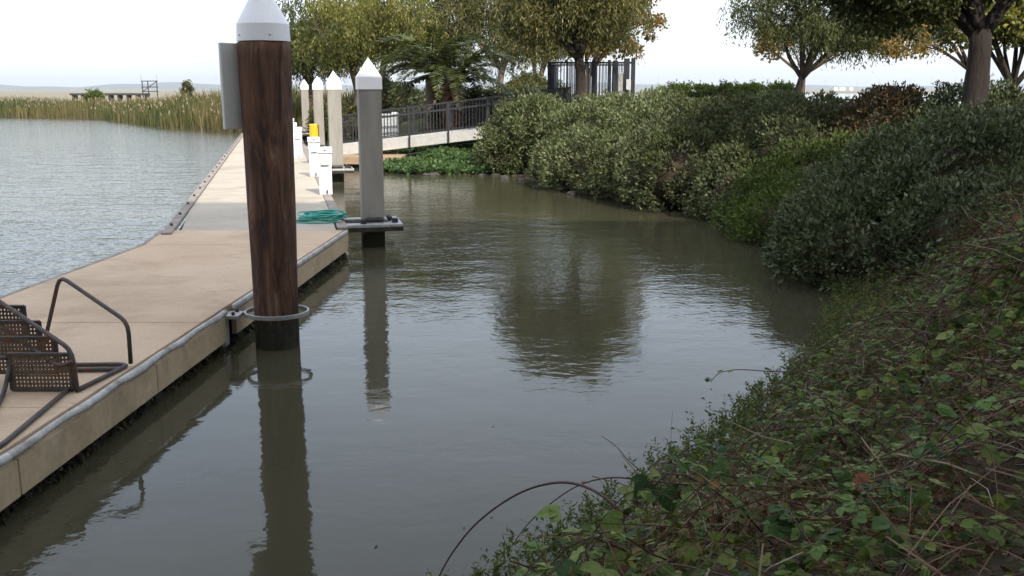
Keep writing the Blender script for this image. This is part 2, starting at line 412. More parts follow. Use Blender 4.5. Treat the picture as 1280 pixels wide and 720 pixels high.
def ground_z(x, y):
    x = np.asarray(x, float); y = np.asarray(y, float)
    s = sdist(x, y)
    top = 1.4 - 1.0 * sstep(-7, -16, x) * sstep(45, 58, y)
    top = top - .95 * sstep(.9, -.6, x) * sstep(38.5, 33.5, y) * sstep(26, 28, y) * sstep(-9, -7, x)
    wob = .06 * np.sin(1.7 * x + .6 * y) + .05 * np.sin(2.9 * y - 1.1 * x)
    z = -.9 + (top + .9) * sstep(-1.6, 3.6, s) + wob * sstep(.2, 2, s) * sstep(200, 60, np.abs(y))
    z = np.where(s > 0, np.maximum(z, .02 + s * .05), np.minimum(z, -.02))
    rt = sstep(3.5, 6, x)
    far = (sstep(85, 120, y) * (1 - rt) + sstep(54, 66, y) * rt) * sstep(-60, -20, x) + sstep(110, 140, y) * (1 - sstep(-60, -20, x))
    z = z * (1 - far) + (-.5) * far
    fl = sstep(550, 700, y) + sstep(230, 280, y) * sstep(0, -60, x)
    z = np.where(fl > 0, np.maximum(z, -.5 + 1.0 * np.minimum(fl, 1)), z)
    return z
def gz(x, y): return float(ground_z(np.array([x]), np.array([y]))[0])

def axis(*segs):
    out = []
    for a, b, st in segs: out += list(np.arange(a, b, st))
    return np.array(out + [segs[-1][1]], float)
gx = axis((-12000, -2000, 2000), (-2000, -400, 200), (-400, -60, 20), (-60, -14, 2), (-14, 16, .4), (16, 60, 3), (60, 400, 20), (400, 2000, 200), (2000, 12000, 2000))
gy = axis((-300, -40, 20), (-40, -4, 2), (-4, 46, .4), (46, 100, 2), (100, 300, 10), (300, 1000, 50), (1000, 12000, 1000))
XX, YY = np.meshgrid(gx, gy, indexing='ij')
ZZ = ground_z(XX, YY)
nx, ny = XX.shape
gv = np.stack([XX, YY, ZZ], -1).reshape(-1, 3)
ii, jj = np.meshgrid(np.arange(nx - 1), np.arange(ny - 1), indexing='ij')
a = (ii * ny + jj).reshape(-1)
gf = np.stack([a, a + ny, a + ny + 1, a + 1], 1)
def ground_mat():
    m, nt, b = new_mat('bank_soil_and_grass')
    p = position(nt)
    n1 = noise(nt, .5, 5, .6, p); n2 = noise(nt, 7, 6, .65, p)
    soil = ramp(nt, n2, [(.25, (.035, .027, .018)), (.55, (.08, .062, .042)), (.8, (.14, .11, .08))])
    grass = ramp(nt, n2, [(.25, (.05, .06, .022)), (.55, (.11, .11, .045)), (.8, (.19, .165, .085))])
    sx = nt.nodes.new("ShaderNodeSeparateXYZ"); nt.links.new(p, sx.inputs[0])
    hz = ramp(nt, math_(nt, 'ADD', sx.outputs[2], math_(nt, 'MULTIPLY', n1, .3)), [(.25, (0, 0, 0)), (.9, (1, 1, 1))])
    nearf = ramp(nt, math_(nt, 'DIVIDE', sx.outputs[1], 30.0), [(.4, (0, 0, 0)), (.7, (1, 1, 1))])
    c = mix(nt, math_(nt, 'MULTIPLY', hz, nearf), soil, grass)
    farf = ramp(nt, math_(nt, 'DIVIDE', sx.outputs[1], 400.0), [(.3, (0, 0, 0)), (.6, (1, 1, 1))])
    field = ramp(nt, noise(nt, .006, 4, .6, position(nt, (.3, 1, 1))), [(.3, (.18, .165, .12)), (.7, (.27, .245, .19))])
    c = mix(nt, farf, c, field)
    nt.links.new(c, b.inputs["Base Color"]); b.inputs["Roughness"].default_value = .95
    b.inputs["Specular IOR Level"].default_value = .15
    bump(nt, b, n2, .7, .05)
    return m
me = bpy.data.meshes.new("ground"); me.from_pydata(gv.tolist(), [], gf.tolist()); me.update()
tag(link("ground", me, ground_mat(), smooth=True), kind="structure")

def water_mat():
    m, nt, b = new_mat('murky_water')
    p = position(nt)
    sx = nt.nodes.new("ShaderNodeSeparateXYZ"); nt.links.new(p, sx.inputs[0])
    # the open channel west of the dock is windier than the sheltered basin
    side = math_(nt, 'ADD', sx.outputs[0], math_(nt, 'MULTIPLY', sx.outputs[1], .22))
    chan = ramp(nt, math_(nt, 'MULTIPLY_ADD', side, -.25, -.1), [(.2, (0, 0, 0)), (.5, (1, 1, 1))])   # 1 for x + .22y < about -2.4
    far = ramp(nt, math_(nt, 'DIVIDE', sx.outputs[1], 40.0), [(.18, (0, 0, 0)), (.42, (1, 1, 1))])
    gust = ramp(nt, noise(nt, .16, 3, .55, position(nt, (1, .55, 1))), [(.38, (.3, .3, .3)), (.62, (1, 1, 1))])
    calm = math_(nt, 'MULTIPLY_ADD', math_(nt, 'MULTIPLY', far, gust), .7, .20)
    amp = math_(nt, 'MULTIPLY_ADD', chan, 2.0, calm)
    w1 = noise(nt, 3.2, 2, .5, position(nt, (.8, 1.25, 1)), .3)
    w2 = noise(nt, 9.0, 2, .5, position(nt, (1, 1.1, 1)), .2)
    w4 = noise(nt, 14.0, 2, .5, position(nt, (1, 1, 1)))
    w3 = noise(nt, 1.1, 1, .5, position(nt, (.7, 1.2, 1)))
    h = math_(nt, 'ADD', math_(nt, 'MULTIPLY', w1, .5), math_(nt, 'MULTIPLY_ADD', w2, .24, math_(nt, 'MULTIPLY', w3, .8)))
    h = math_(nt, 'MULTIPLY_ADD', math_(nt, 'MULTIPLY', w4, math_(nt, 'MAXIMUM', chan, math_(nt, 'MULTIPLY', far, gust))), .28, math_(nt, 'MULTIPLY', h, amp))
    bp = nt.nodes.new("ShaderNodeBump"); bp.inputs["Strength"].default_value = 1.0; bp.inputs["Distance"].default_value = .022
    nt.links.new(h, bp.inputs["Height"]); nt.links.new(bp.outputs[0], b.inputs["Normal"])
    body = ramp(nt, noise(nt, .25, 3, .5, p), [(.3, (.048, .045, .027)), (.7, (.060, .056, .034))])
    nt.links.new(body, b.inputs["Base Color"])
    b.inputs["Roughness"].default_value = .04
    b.inputs["IOR"].default_value = 1.333
    return m
wv = [(-12000, -300, 0), (12000, -300, 0), (12000, 11500, 0), (-12000, 11500, 0)]
mw = MB().add(wv, [(0, 1, 2, 3)])
tag(mw.build("water", water_mat()), kind="structure")

# distant hills: real ridges many kilometres off
def hills(x0, x1, Y, depth, hf, n=120):
    mb = MB(); vs = []; fs = []
    rows = 7
    for i in range(n + 1):
        x = x0 + (x1 - x0) * i / n
        for j in range(rows):
            t = j / (rows - 1)
            vs.append((x, Y + depth * t, -1 + hf(x) * math.sin(math.pi * t) ** 1.2))
    for i in range(n):
        for j in range(rows - 1):
            q = i * rows + j; fs.append((q, q + rows, q + rows + 1, q + 1))
    return mb.add(vs, fs)
def hf_right(x): return 52 + 12 * math.sin(x * .0011 + 1) + 7 * math.sin(x * .0031) + 3 * math.sin(x * .009)
def hf_left(x):
    b = lambda c, w, h: h * math.exp(-((x - c) / w) ** 2)
    return 16 + b(-2900, 420, 46) + b(-3450, 350, 26) + b(-4900, 700, 40) + b(-2150, 300, 28) + b(-1500, 400, 20) + 4 * math.sin(x * .012)
tag(hills(-1200, 9000, 9000, 900, hf_right).build("hills", MT['hill'], smooth=True), kind="structure")
tag(hills(-9000, -900, 8200, 900, hf_left).build("hills", MT['hill'], smooth=True), kind="structure")

# ------------------------------------------------------------------ unseen block added behind the viewpoint to shade the near dock
def shade_block():
    yb = -6.0
    hb = .41 + (18.1 - yb) * math.tan(R(SUN_EL)) / math.cos(R(SUN_AZ))
    z0 = 1.0
    t = thing("added_shade_block", "unseen white block added behind the viewpoint to shade the near dock", "shade_block", (-2, yb - 7, z0))
    MB().box((-2, yb - 7, (z0 + hb - .4) / 2), (84, 13.4, hb - .4 - z0)).build("wall", MT['stucco'], t)
    MB().box((-2, yb - 7, hb - .2), (85, 14, .4)).build("roof", MT['stucco'], t)
    wm = None
    for fl in range(6):
        for k in range(20):
            x = -40 + k * 4; z = 3.2 + fl * 3.1
            if wm is None:
                o = MB().box((0, 0, 0), (1.6, .06, 1.5)).build("window", MT['glass_dark'], None); wm = o
            else:
                o = wm.copy(); COL.objects.link(o)
            o.parent = t.o; o.location = (x + 2, yb - .28 - (yb - 7), z - z0)
shade_block()

# ------------------------------------------------------------------ dock: near platform
DZ = .41
def near_r(y): return -2.78 + .05 * (y - 9.0)
def near_l(y): return -5.28 + .05 * (y - 9.0)
plat = thing("dock_platform", "wide tan concrete dock platform in the foreground with a grey rub rail", "dock", (-4, 8, 0))
joints = [0.6, 3.4, 6.15, 8.55, 11.2, 13.05, 14.45]
for k, (ya, yb) in enumerate(zip(joints[:-1], joints[1:])):
    g = .004
    poly = [(near_l(ya) + .03, ya + g), (near_r(ya) - .05, ya + g), (near_r(yb) - .05, yb - g), (near_l(yb) + .03, yb - g)]
    if k == len(joints) - 2:
        poly = [(near_l(ya) + .03, ya + g), (near_r(ya) - .05, ya + g), (near_r(yb) - .05, yb - .01), (-5.27, yb - .01)]
    MB().prism(poly, DZ - .12, DZ + (.0015 if k % 2 else 0)).build("deck_slab", MT['concrete_tan'], plat, bevel=.006)
# fascia panels and rub rail on the basin side, each board on its own; a slot is left beside the timber pile
fas = [0.6, 3.0, 5.4, 7.4, 9.02]
fas2 = [9.3, 11.5, 14.45]
def along(yA, yB, off, z, zh, w, name, m, **kw):
    MB().bar((near_r(yA) + off, yA, z), (near_r(yB) + off, yB, z), w, zh).build(name, m, plat, **kw)
for seq in (fas, fas2):
    for ya, yb in zip(seq[:-1], seq[1:]):
        along(ya + .006, yb - .006, -.01, .225, .235, .05, "fascia_panel", MT['fascia'], bevel=.006)
for ya, yb in zip([0.6, 2.9, 5.3, 7.6], [2.9, 5.3, 7.6, 9.02]):
    # rub rail: bulging weathered strip
    pts = []; n = 26; rr = []
    for i in range(n + 1):
        y = ya + (yb - ya) * i / n
        q = .5 + .5 * math.sin(y * 5.1) * math.sin(y * 2.3 + 1)
        pts.append((near_r(y) + .005 + .008 * q, y, DZ - .018 + .004 * math.sin(y * 7.7))); rr.append(.024 + .008 * q)
    MB().tube(pts, rr, 8).build("rub_rail", MT['rubrail'], plat, smooth=True)
for ya, yb in zip([9.3, 11.6], [11.6, 14.45]):
    along(ya + .004, yb - .004, .0, DZ - .025, .06, .055, "rub_rail", MT['rubrail'], bevel=.02)
for cx_, cy_, ln_, q_ in ((-3.25, 9.9, .55, .2), (-4.3, 7.6, .7, 1.1), (-3.7, 12.1, .5, -.5)):
    pts = [(cx_ + ln_ * u * math.cos(q_) + .02 * math.sin(17 * u + cx_), cy_ + ln_ * u * math.sin(q_) + .02 * math.cos(13 * u), DZ + .0022) for u in np.linspace(0, 1, 9)]
    vs = []; fs = []
    for i, p in enumerate(pts):
        w_ = .004 * (1 - abs(2 * i / 8 - 1)) + .0012
        vs += [(p[0], p[1] - w_, p[2]), (p[0], p[1] + w_, p[2])]
        if i: fs.append((2 * i - 2, 2 * i, 2 * i + 1, 2 * i - 1))
    MB().add(vs, fs).build("crack", MT['float'], plat)
# edge strip on the channel side
MB().bar((near_l(.6), .6, DZ - .06), (near_l(13.05), 13.05, DZ - .06), .06, .13).build("edge_board", MT['kerb_timber'], plat, bevel=.01)
MB().bar((near_l(13.05), 13.06, DZ - .06), (-5.30, 14.43, DZ - .06), .06, .13).build("edge_board", MT['kerb_timber'], plat, bevel=.01)
# pontoon floats under the deck with weed fringe
for ya, yb in ((.8, 4.9), (5.2, 9.4), (9.7, 14.2)):
    MB().prism([(near_l(ya) + .12, ya), (near_r(ya) - .09, ya), (near_r(yb) - .09, yb), (near_l(yb) + .12, yb)], -.4, DZ - .13).build("float", MT['float'], plat)
n = 2600
yy = rng.uniform(.8, 14.4, n)
xx = near_r(yy) - rng.uniform(.0, .1, n)
P = np.stack([xx, yy, rng.uniform(.05, .12, n)], 1)
P[:, 2] *= .6 + .6 * np.sin(yy * 3.1) ** 2
quads("weed_fringe", leaf_quads(P, np.stack([rng.normal(0, .5, n), rng.normal(0, .5, n), -np.ones(n)], 1), rdir(n), rng.uniform(.03, .09, n), rng.uniform(.01, .03, n)), leafmat('wet_weed', [(0, (.015, .014, .008)), (.8, (.04, .036, .018)), (1, (.14, .09, .03))], .1), plat, kind="stuff", base=plat.matrix_world_base)

# ------------------------------------------------------------------ timber pile with cap, hoop and sign board
PX, PY = -2.335, 9.26
tp = thing("timber_pile", "thick creosoted timber mooring pile with white cone cap in the foreground", "pile", (PX, PY, 0))
pts = []; rr = []; vs = []; fs = []
NS, NR = 40, 46
ph = rng.uniform(0, 6.28, 8)
for i in range(NR):
    z = -.9 + (2.93 + .9) * i / (NR - 1)
    r0 = .212 + .031 * max(0, (z - .1) / 2.8)
    for j in range(NS):
        q = 2 * math.pi * j / NS
        r = r0 * (1 + .012 * math.sin(3 * q + ph[0] + .8 * z) + .010 * math.sin(7 * q + ph[1] - .6 * z) + .012 * math.sin(13 * q + ph[2] + .25 * z) + .007 * math.sin(5 * z + 4 * q))
        vs.append((PX + r * math.cos(q) + .012 * (z - .3) / 2.6, PY + r * math.sin(q), z))
for i in range(NR - 1):
    for j in range(NS):
        fs.append((i * NS + j, i * NS + (j + 1) % NS, (i + 1) * NS + (j + 1) % NS, (i + 1) * NS + j))
fs.append(tuple((NR - 1) * NS + j for j in range(NS)))
MB().add(vs, fs).build("shaft", MT['timber'], tp, smooth=True)
cz = 2.94
MB().lathe([(.236, 0), (.246, .0), (.241, .155), (.237, .163), (.008, .58), (.0, .582)], 40, (PX + .012, PY, cz)).build("cap", MT['white_cap'], tp)
for q in (.6, 2.2, 3.9, 5.2):
    MB().ico((PX + .012 + .243 * math.cos(q), PY + .243 * math.sin(q), cz + .05), (.01, .01, .01), 1).build("nail", MT['galv'], tp)
# sign board fixed to the channel side of the pile, seen from behind
sb = thing("sign_board", "pale grey sign board fixed edge-on to the timber pile", "sign", (-2.66, 9.25, 2.2))
a, b = Vector((-2.70, 9.12, 2.5)), Vector((-2.555, 9.31, 2.5))
MB().bar((a.x, a.y, 2.53), (b.x, b.y, 2.53), .035, .79).build("panel", MT['sign'], sb, bevel=.006)
for z in (2.3, 2.75):
    MB().bar((-2.60, 9.30, z), (-2.5, 9.27, z), .05, .04).build("bracket", MT['galv'], sb)
# pile hoop (guide) on the dock
hc = (PX - .0, PY + .03)
ring = [(hc[0] + .308 * math.cos(q), hc[1] + .285 * math.sin(q), .335) for q in np.linspace(0, 2 * math.pi, 41)[:-1]]
vs = []; fs = []
for (x, y, z) in ring:
    dx, dy = x - hc[0], y - hc[1]; L = math.hypot(dx, dy); dx /= L; dy /= L
    for r, h in ((-.010, -.021), (.010, -.021), (.010, .021), (-.010, .021)): vs.append((x + dx * r, y + dy * r, z + h))
k = len(ring)
for i in range(k):
    for j in range(4): fs.append((i * 4 + j, i * 4 + (j + 1) % 4, ((i + 1) % k) * 4 + (j + 1) % 4, ((i + 1) % k) * 4 + j))
MB().add(vs, fs).build("pile_hoop", MT['galv'], plat, smooth=False, bevel=.004)
MB().box((near_r(9.16) - .06, 9.16, .335), (.36, .22, .035)).build("hoop_plate", MT['galv'], plat, bevel=.004)
MB().box((near_r(9.16) - .05, 9.16, .17), (.05, .12, .28)).build("hoop_bracket", MT['box_grey'], plat, bevel=.004)
for dy in (-.07, .07): MB().lathe([(.018, 0), (.018, .02), (.008, .03)], 6, (near_r(9.16) + .06, 9.16 + dy, .353)).build("bolt", MT['rubber'], plat)

# ------------------------------------------------------------------ dock: walkway running out along the basin
WO = Vector((-2.5, 14.6, 0)); U = Vector((-.2334, .9724, 0)); V = Vector((-.9724, -.2334, 0))
WW = 2.74; WL = 34.2
def wp(u, v, z=0): p = WO + U * u + V * v; return Vector((p.x, p.y, z))
walk = thing("dock_walkway", "long pale concrete dock walkway leading to the far reeds", "dock", tuple(wp(10, 1.3, 0)))
ju = [0.0, 2.9, 5.8, 8.7, 11.6, 14.5, 17.4, 20.3, 23.2, 26.1, 29.0, 31.6, 34.2]
for k, (ua, ub) in enumerate(zip(ju[:-1], ju[1:])):
    ps = [wp(ua + .008, .17), wp(ua + .008, WW - .165), wp(ub - .008, WW - .165), wp(ub - .008, .17)]
    if k == 0: ps = [Vector((-2.67, 14.455, 0)), Vector((-5.02, 14.455, 0)), wp(ub - .008, WW - .165), wp(ub - .008, .17)]
    MB().prism([(p.x, p.y) for p in ps][::-1], DZ - .12, DZ - .002 * (k % 2)).build("deck_slab", MT['concrete_grey'], walk, bevel=.006)
    p0, p1 = wp(ua + (.01 if k else -.02), WW - .085, DZ + .0), wp(ub - .01, WW - .085, DZ + .0)
    MB().bar(p0, p1, .15, .07).build("kerb_board", MT['kerb_timber'], walk, bevel=.012)
    for u in (ua + .75, ub - .75):
        p = wp(u, WW - .085, DZ + .036)
        MB().lathe([(.028, 0), (.028, .012), (.015, .016), (.015, .026), (.02, .03), (.014, .036)], 8, p).build("bolt", MT['rubber'], walk)
    p0, p1 = wp(ua + (.01 if k else .12), .085, DZ - .03), wp(ub - .01, .085, DZ - .03)
    MB().bar(p0, p1, .16, .075).build("edge_board", MT['kerb_timber'], walk, bevel=.01)
    p0, p1 = wp(ua + .01, .045, DZ - .2), wp(ub - .01, .045, DZ - .2)
    MB().bar(p0, p1, .05, .26).build("fascia_panel", MT['fascia'], walk, bevel=.006)
for ua, ub in zip(ju[:-1:2], ju[2::2]):
    ps = [wp(ua + .3, .12), wp(ua + .3, WW - .12), wp(ub - .2, WW - .12), wp(ub - .2, .12)]
    MB().prism([(p.x, p.y) for p in ps][::-1], -.4, DZ - .13).build("float", MT['float'], walk)

# square concrete piles, each in a roller guide of the walkway
ang = math.atan2(U.y, U.x) - math.pi / 2
def square_pile(root):
    M0 = Matrix.Rotation(ang, 4, 'Z')
    w = .36
    MB().box((0, 0, 0), (w, w, 3.5), M=Matrix.Translation((0, 0, .78)) @ M0).build("shaft", MT['pile_concrete'], root, local=True, bevel=.022)
    z0 = 2.5
    c = [(-1, -1), (1, -1), (1, 1), (-1, 1)]
    def ringv(h, z): return [M0 @ Vector((x * h, y * h, z)) for x, y in c]
    vs = ringv(.195, z0) + ringv(.192, z0 + .195) + [M0 @ Vector((0, 0, z0 + .50))]
    fs = [(3, 2, 1, 0)] + [(i, (i + 1) % 4, (i + 1) % 4 + 4, i + 4) for i in range(4)] + [(i + 4, (i + 1) % 4 + 4, 8) for i in range(4)]
    MB().add(vs, fs).build("cap", MT['white_cap'], root, local=True, bevel=.006)
spots = [(0.93, -.45, "square grey concrete pile with white pyramid cap beside the teal hose, nearest of its row"),
         (12.05, -.52, "square concrete pile with white pyramid cap at the foot of the gangway railing"),
         (22.2, -.5, "square concrete pile with white pyramid cap just behind the yellow ribbed drum"),
         (34.4, -.35, "smallest, farthest square concrete pile with white pyramid cap at the dock's far end")]
proto = None
for u, v, lab in spots:
    loc = wp(u, v, 0)
    if proto is None:
        rt = thing("square_pile", lab, "pile", loc, "concrete piles along the dock walkway"); square_pile(rt); proto = rt.o
    else:
        c = copy_tree(proto); c.location = loc; c["label"] = lab
    # guide frame (part of the walkway)
    def gp(du, dv, z): return wp(u + du, v + dv, z)
    MB().bar(gp(0, -.44, .37), gp(0, -.23, .37), .95, .06).build("guide_plate", MT['galv'], walk, bevel=.01)
    MB().bar(gp(-.36, -.23, .37), gp(-.36, -v + .0, .37), .23, .06).build("guide_plate", MT['galv'], walk, bevel=.01)
    MB().bar(gp(.36, -.23, .37), gp(.36, -v + .0, .37), .23, .06).build("guide_plate", MT['galv'], walk, bevel=.01)
    MB().bar(gp(-.47, -.44, .32), gp(-.47, -v + .0, .32), .03, .07).build("guide_beam", MT['float'], walk)
    for du, dv, ax in ((-.25, 0, 'v'), (.25, 0, 'v'), (0, -.27, 'u')):
        d = (V if ax == 'v' else U) * .15
        p = gp(du, dv, .445)
        MB().tube([p - d, p - d * .6, p, p + d * .6, p + d], [.03, .045, .035, .045, .03], 8).build("roller", MT['rubber'], walk)
    for du, dv in ((-.3, -.33), (-.36, .18)):
        MB().lathe([(.05, 0), (.05, .06), (.03, .075)], 8, gp(du, dv, .4)).build("roller_knob", MT['rubber'], walk)

# ------------------------------------------------------------------ power pedestals
def pedestal(root):
    M0 = Matrix.Rotation(ang, 4, 'Z')
    def bx(c, s, name, m, bev=.008): return MB().box((0, 0, 0), s, M=M0 @ Matrix.Translation(c)).build(name, m, root, local=True, bevel=bev)
    bx((0, 0, .32), (.255, .19, .64), "column", MT['marble'])
    ho = bx((0, 0, .735), (.275, .21, .19), "housing", MT['white_box'])
    he = bx((0, -.01, .895), (.30, .25, .12), "head", MT['white_box'], .015)
    bx((0, -.122, .70), (.16, .05, .20), "socket_cover", MT['white_box'], .01).parent = ho
    bx((.02, -.105, .06), (.03, .02, .07), "valve", MT['rubber'], .004)
    bx((0, -.138, .90), (.05, .01, .018), "latch", MT['rubber'], .002).parent = he
peds = [(5.1, .10, "white dock power pedestal nearest the teal hose"), (9.35, .16, "second white dock power pedestal from the teal hose, beside the concrete pile"),
        (16.0, .42, "third white dock power pedestal from the teal hose"), (20.2, .5, "fourth white dock power pedestal from the teal hose, half hidden"), (25.5, .5, "fifth and farthest white dock power pedestal along the walkway")]
proto = None
for u, v, lab in peds:
    loc = wp(u, v, DZ + .001)
    if proto is None:
        rt = thing("power_pedestal", lab, "pedestal", loc, "white power pedestals along the walkway"); pedestal(rt); proto = rt.o
    else:
        c = copy_tree(proto); c.location = loc; c["label"] = lab
# yellow ribbed drum on a stand by the second pedestal
loc = wp(13.2, -.0, DZ)
yd = thing("yellow_drum", "yellow ribbed plastic drum on a post behind a white pedestal", "drum", loc)
prof = []
for i in range(13):
    z = .72 + .42 * i / 12
    prof.append((.145 if i % 2 else .132, z))
MB().lathe(prof, 16, loc).build("drum", MT['yellow'], yd, smooth=True)
MB().lathe([(.1, 0), (.05, .03), (.05, .72)], 10, loc).build("post", MT['galv'], yd)

# ------------------------------------------------------------------ teal hose coil
hz_ = thing("hose", "teal garden hose coiled loosely on the dock beside the nearest concrete pile", "hose", (-3.06, 15.55, DZ))
hp = []
turns = 13; steps = 26
rr_ = random.Random(3)
for t in range(turns):
    cx = -3.08 + rr_.uniform(-.07, .07); cy = 15.55 + rr_.uniform(-.05, .05)
    rx = rr_.uniform(.22, .37); ry = rr_.uniform(.20, .42); ph_ = rr_.uniform(-.3, .3); zb = DZ + .012 + .1 * t / turns
    for s in range(steps):
        q = 2 * math.pi * s / steps
        hp.append((cx + rx * math.cos(q) * (1 + .08 * math.sin(2 * q + ph_)), cy + ry * math.sin(q), zb + .018 * math.sin(3 * q + t) + .018))
# smooth successive turns
hp = [Vector(p) for p in hp]
for _ in range(3): hp = [hp[0]] + [(hp[i - 1] + hp[i] * 2 + hp[i + 1]) / 4 for i in range(1, len(hp) - 1)] + [hp[-1]]
MB().tube(hp, .0115, 6).build("coil", MT['hose'], hz_, smooth=True)
tail = [(-3.3, 15.5, DZ + .02), (-3.5, 15.46, DZ + .013), (-3.58, 15.36, DZ + .013), (-3.45, 15.22, DZ + .013), (-3.2, 15.15, DZ + .013), (-2.95, 15.17, DZ + .014), (-2.8, 15.25, DZ + .02)]
MB().tube(tail, .0115, 6).build("loose_end", MT['hose'], hz_, smooth=True)
MB().tube([(-2.8, 15.25, DZ + .02), (-2.76, 15.28, DZ + .025), (-2.73, 15.3, DZ + .025)], [.016, .016, .012], 8).build("nozzle", MT['galv'], hz_)

# ------------------------------------------------------------------ rusty boarding steps lying on the platform
st = thing("boarding_steps", "rusty pipe boarding steps with perforated plates on the near dock", "steps", (-3.3, 6.6, DZ))
def perf_plate(cx, cy, z0, w, h, nxh, nzh, lean=0.0):
    """vertical plate facing the viewer with real square holes"""
    mb = MB(); px = w / nxh; pz = (h - .03) / nzh; f = .46
    xs = [-w / 2]
    for i in range(nxh): xs += [-w / 2 + (i + .5 - f / 2) * px, -w / 2 + (i + .5 + f / 2) * px]
    xs.append(w / 2)
    zs = [0]
    for i in range(nzh): zs += [.015 + (i + .5 - f / 2) * pz, .015 + (i + .5 + f / 2) * pz]
    zs.append(h)
    vs = [(cx + x, cy + lean * z, z0 + z) for x in xs for z in zs]; nz = len(zs)
    fs = []
    for i in range(len(xs) - 1):
        for j in range(nz - 1):
            if i % 2 == 1 and j % 2 == 1: continue
            fs.append((i * nz + j, (i + 1) * nz + j, (i + 1) * nz + j + 1, i * nz + j + 1))
    o = mb.add(vs, fs).build("perforated_plate", MT['rust_plate'], st)
    s = o.modifiers.new("thick", 'SOLIDIFY'); s.thickness = .006; s.offset = 0
    fr = MB()
    fr.bar((cx - w / 2, cy + lean * h, z0 + h), (cx + w / 2, cy + lean * h, z0 + h), .03, .012)
    fr.bar((cx - w / 2, cy, z0), (cx + w / 2, cy, z0), .03, .012)
    fr.bar((cx - w / 2, cy, z0), (cx - w / 2, cy + lean * h, z0 + h), .03, .012, up=(0, 1, 0))
    fr.bar((cx + w / 2, cy, z0), (cx + w / 2, cy + lean * h, z0 + h), .03, .012, up=(0, 1, 0))
    fr.build("plate_frame", MT['rust_pipe'], st).parent = o
# pixel-free layout: plates step away to the left
bx0, by0 = -3.31, 6.5
for k in range(4):
    perf_plate(bx0 - .168 * k, by0 + .13 * k, DZ + .012 + .085 * k, .44, .265, 17, 8)
def pipe(pts, r=.0165, nm="pipe"):
    # rounded corners
    P_ = [Vector(p) for p in pts]; out = [P_[0]]
    for i in range(1, len(P_) - 1):
        a, b, c = P_[i - 1], P_[i], P_[i + 1]
        d1 = min(.09, (a - b).length * .4); d2 = min(.09, (c - b).length * .4)
        p1 = b + (a - b).normalized() * d1; p2 = b + (c - b).normalized() * d2
        for t in (0, .33, .67, 1): out.append(p1 * (1 - t) ** 2 + b * 2 * t * (1 - t) + p2 * t ** 2)
    out.append(P_[-1])
    MB().tube(out, r, 10).build(nm, MT['rust_pipe'], st, smooth=True)
pipe([(-4.75, 7.5, 1.40), (-3.77, 6.9, .97), (-3.08, 6.49, .715), (-3.06, 6.47, .43)], nm="handrail")
pipe([(-4.75, 7.5, 1.20), (-3.79, 6.9, .79), (-3.16, 6.45, .605), (-3.07, 6.46, .64)], nm="handrail")
pipe([(-3.82, 7.56, .43), (-3.60, 7.5, 1.05), (-2.93, 7.12, .76), (-2.935, 7.12, .435)], nm="handrail")
pipe([(-3.42, 7.10, .43), (-2.94, 7.12, .43), (-3.06, 6.46, .43)], nm="base_pipe")
pipe([(-3.42, 6.96, .43), (-2.97, 6.98, .43)], nm="base_pipe")
pipe([(-3.13, 6.48, .43), (-3.03, 5.35, .43), (-3.3, 5.0, .43)], nm="base_pipe")
pipe([(-3.53, 6.5, .60), (-3.56, 6.45, .43), (-3.25, 5.6, .43)], nm="base_pipe")
pipe([(-3.54, 6.49, .66), (-3.8, 6.55, .62), (-3.8, 6.6, .43)], nm="brace_pipe")
pipe([(-4.74, 7.5, 1.38), (-4.75, 7.5, .43)], nm="leg")
pipe([(-4.35, 7.9, 1.2), (-4.36, 7.9, .43)], nm="leg")

# ------------------------------------------------------------------ landing float and gangway
land = thing("landing_float", "low brown timber landing float under the foot of the gangway", "float", (-5.2, 32.6, 0))
MB().box((-5.15, 32.3, .31), (3.2, 1.9, .14), .0).build("deck", MT['landing_wood'], land, bevel=.01)
for yy_ in (31.27,):
    for k in range(3):
        MB().box((-6.2 + k * 1.06, yy_, .25), (1.03, .06, .24)).build("plank", MT['landing_wood'], land, bevel=.008)
for k in range(6):
    MB().lathe([(.035, 0), (.035, .02), (.02, .03)], 8, (-6.5 + k * .52, 31.24, .26)).build("bolt", MT['galv'], land)
MB().box((-5.15, 32.3, -.05), (3.0, 1.7, .56)).build("float", MT['float'], land)

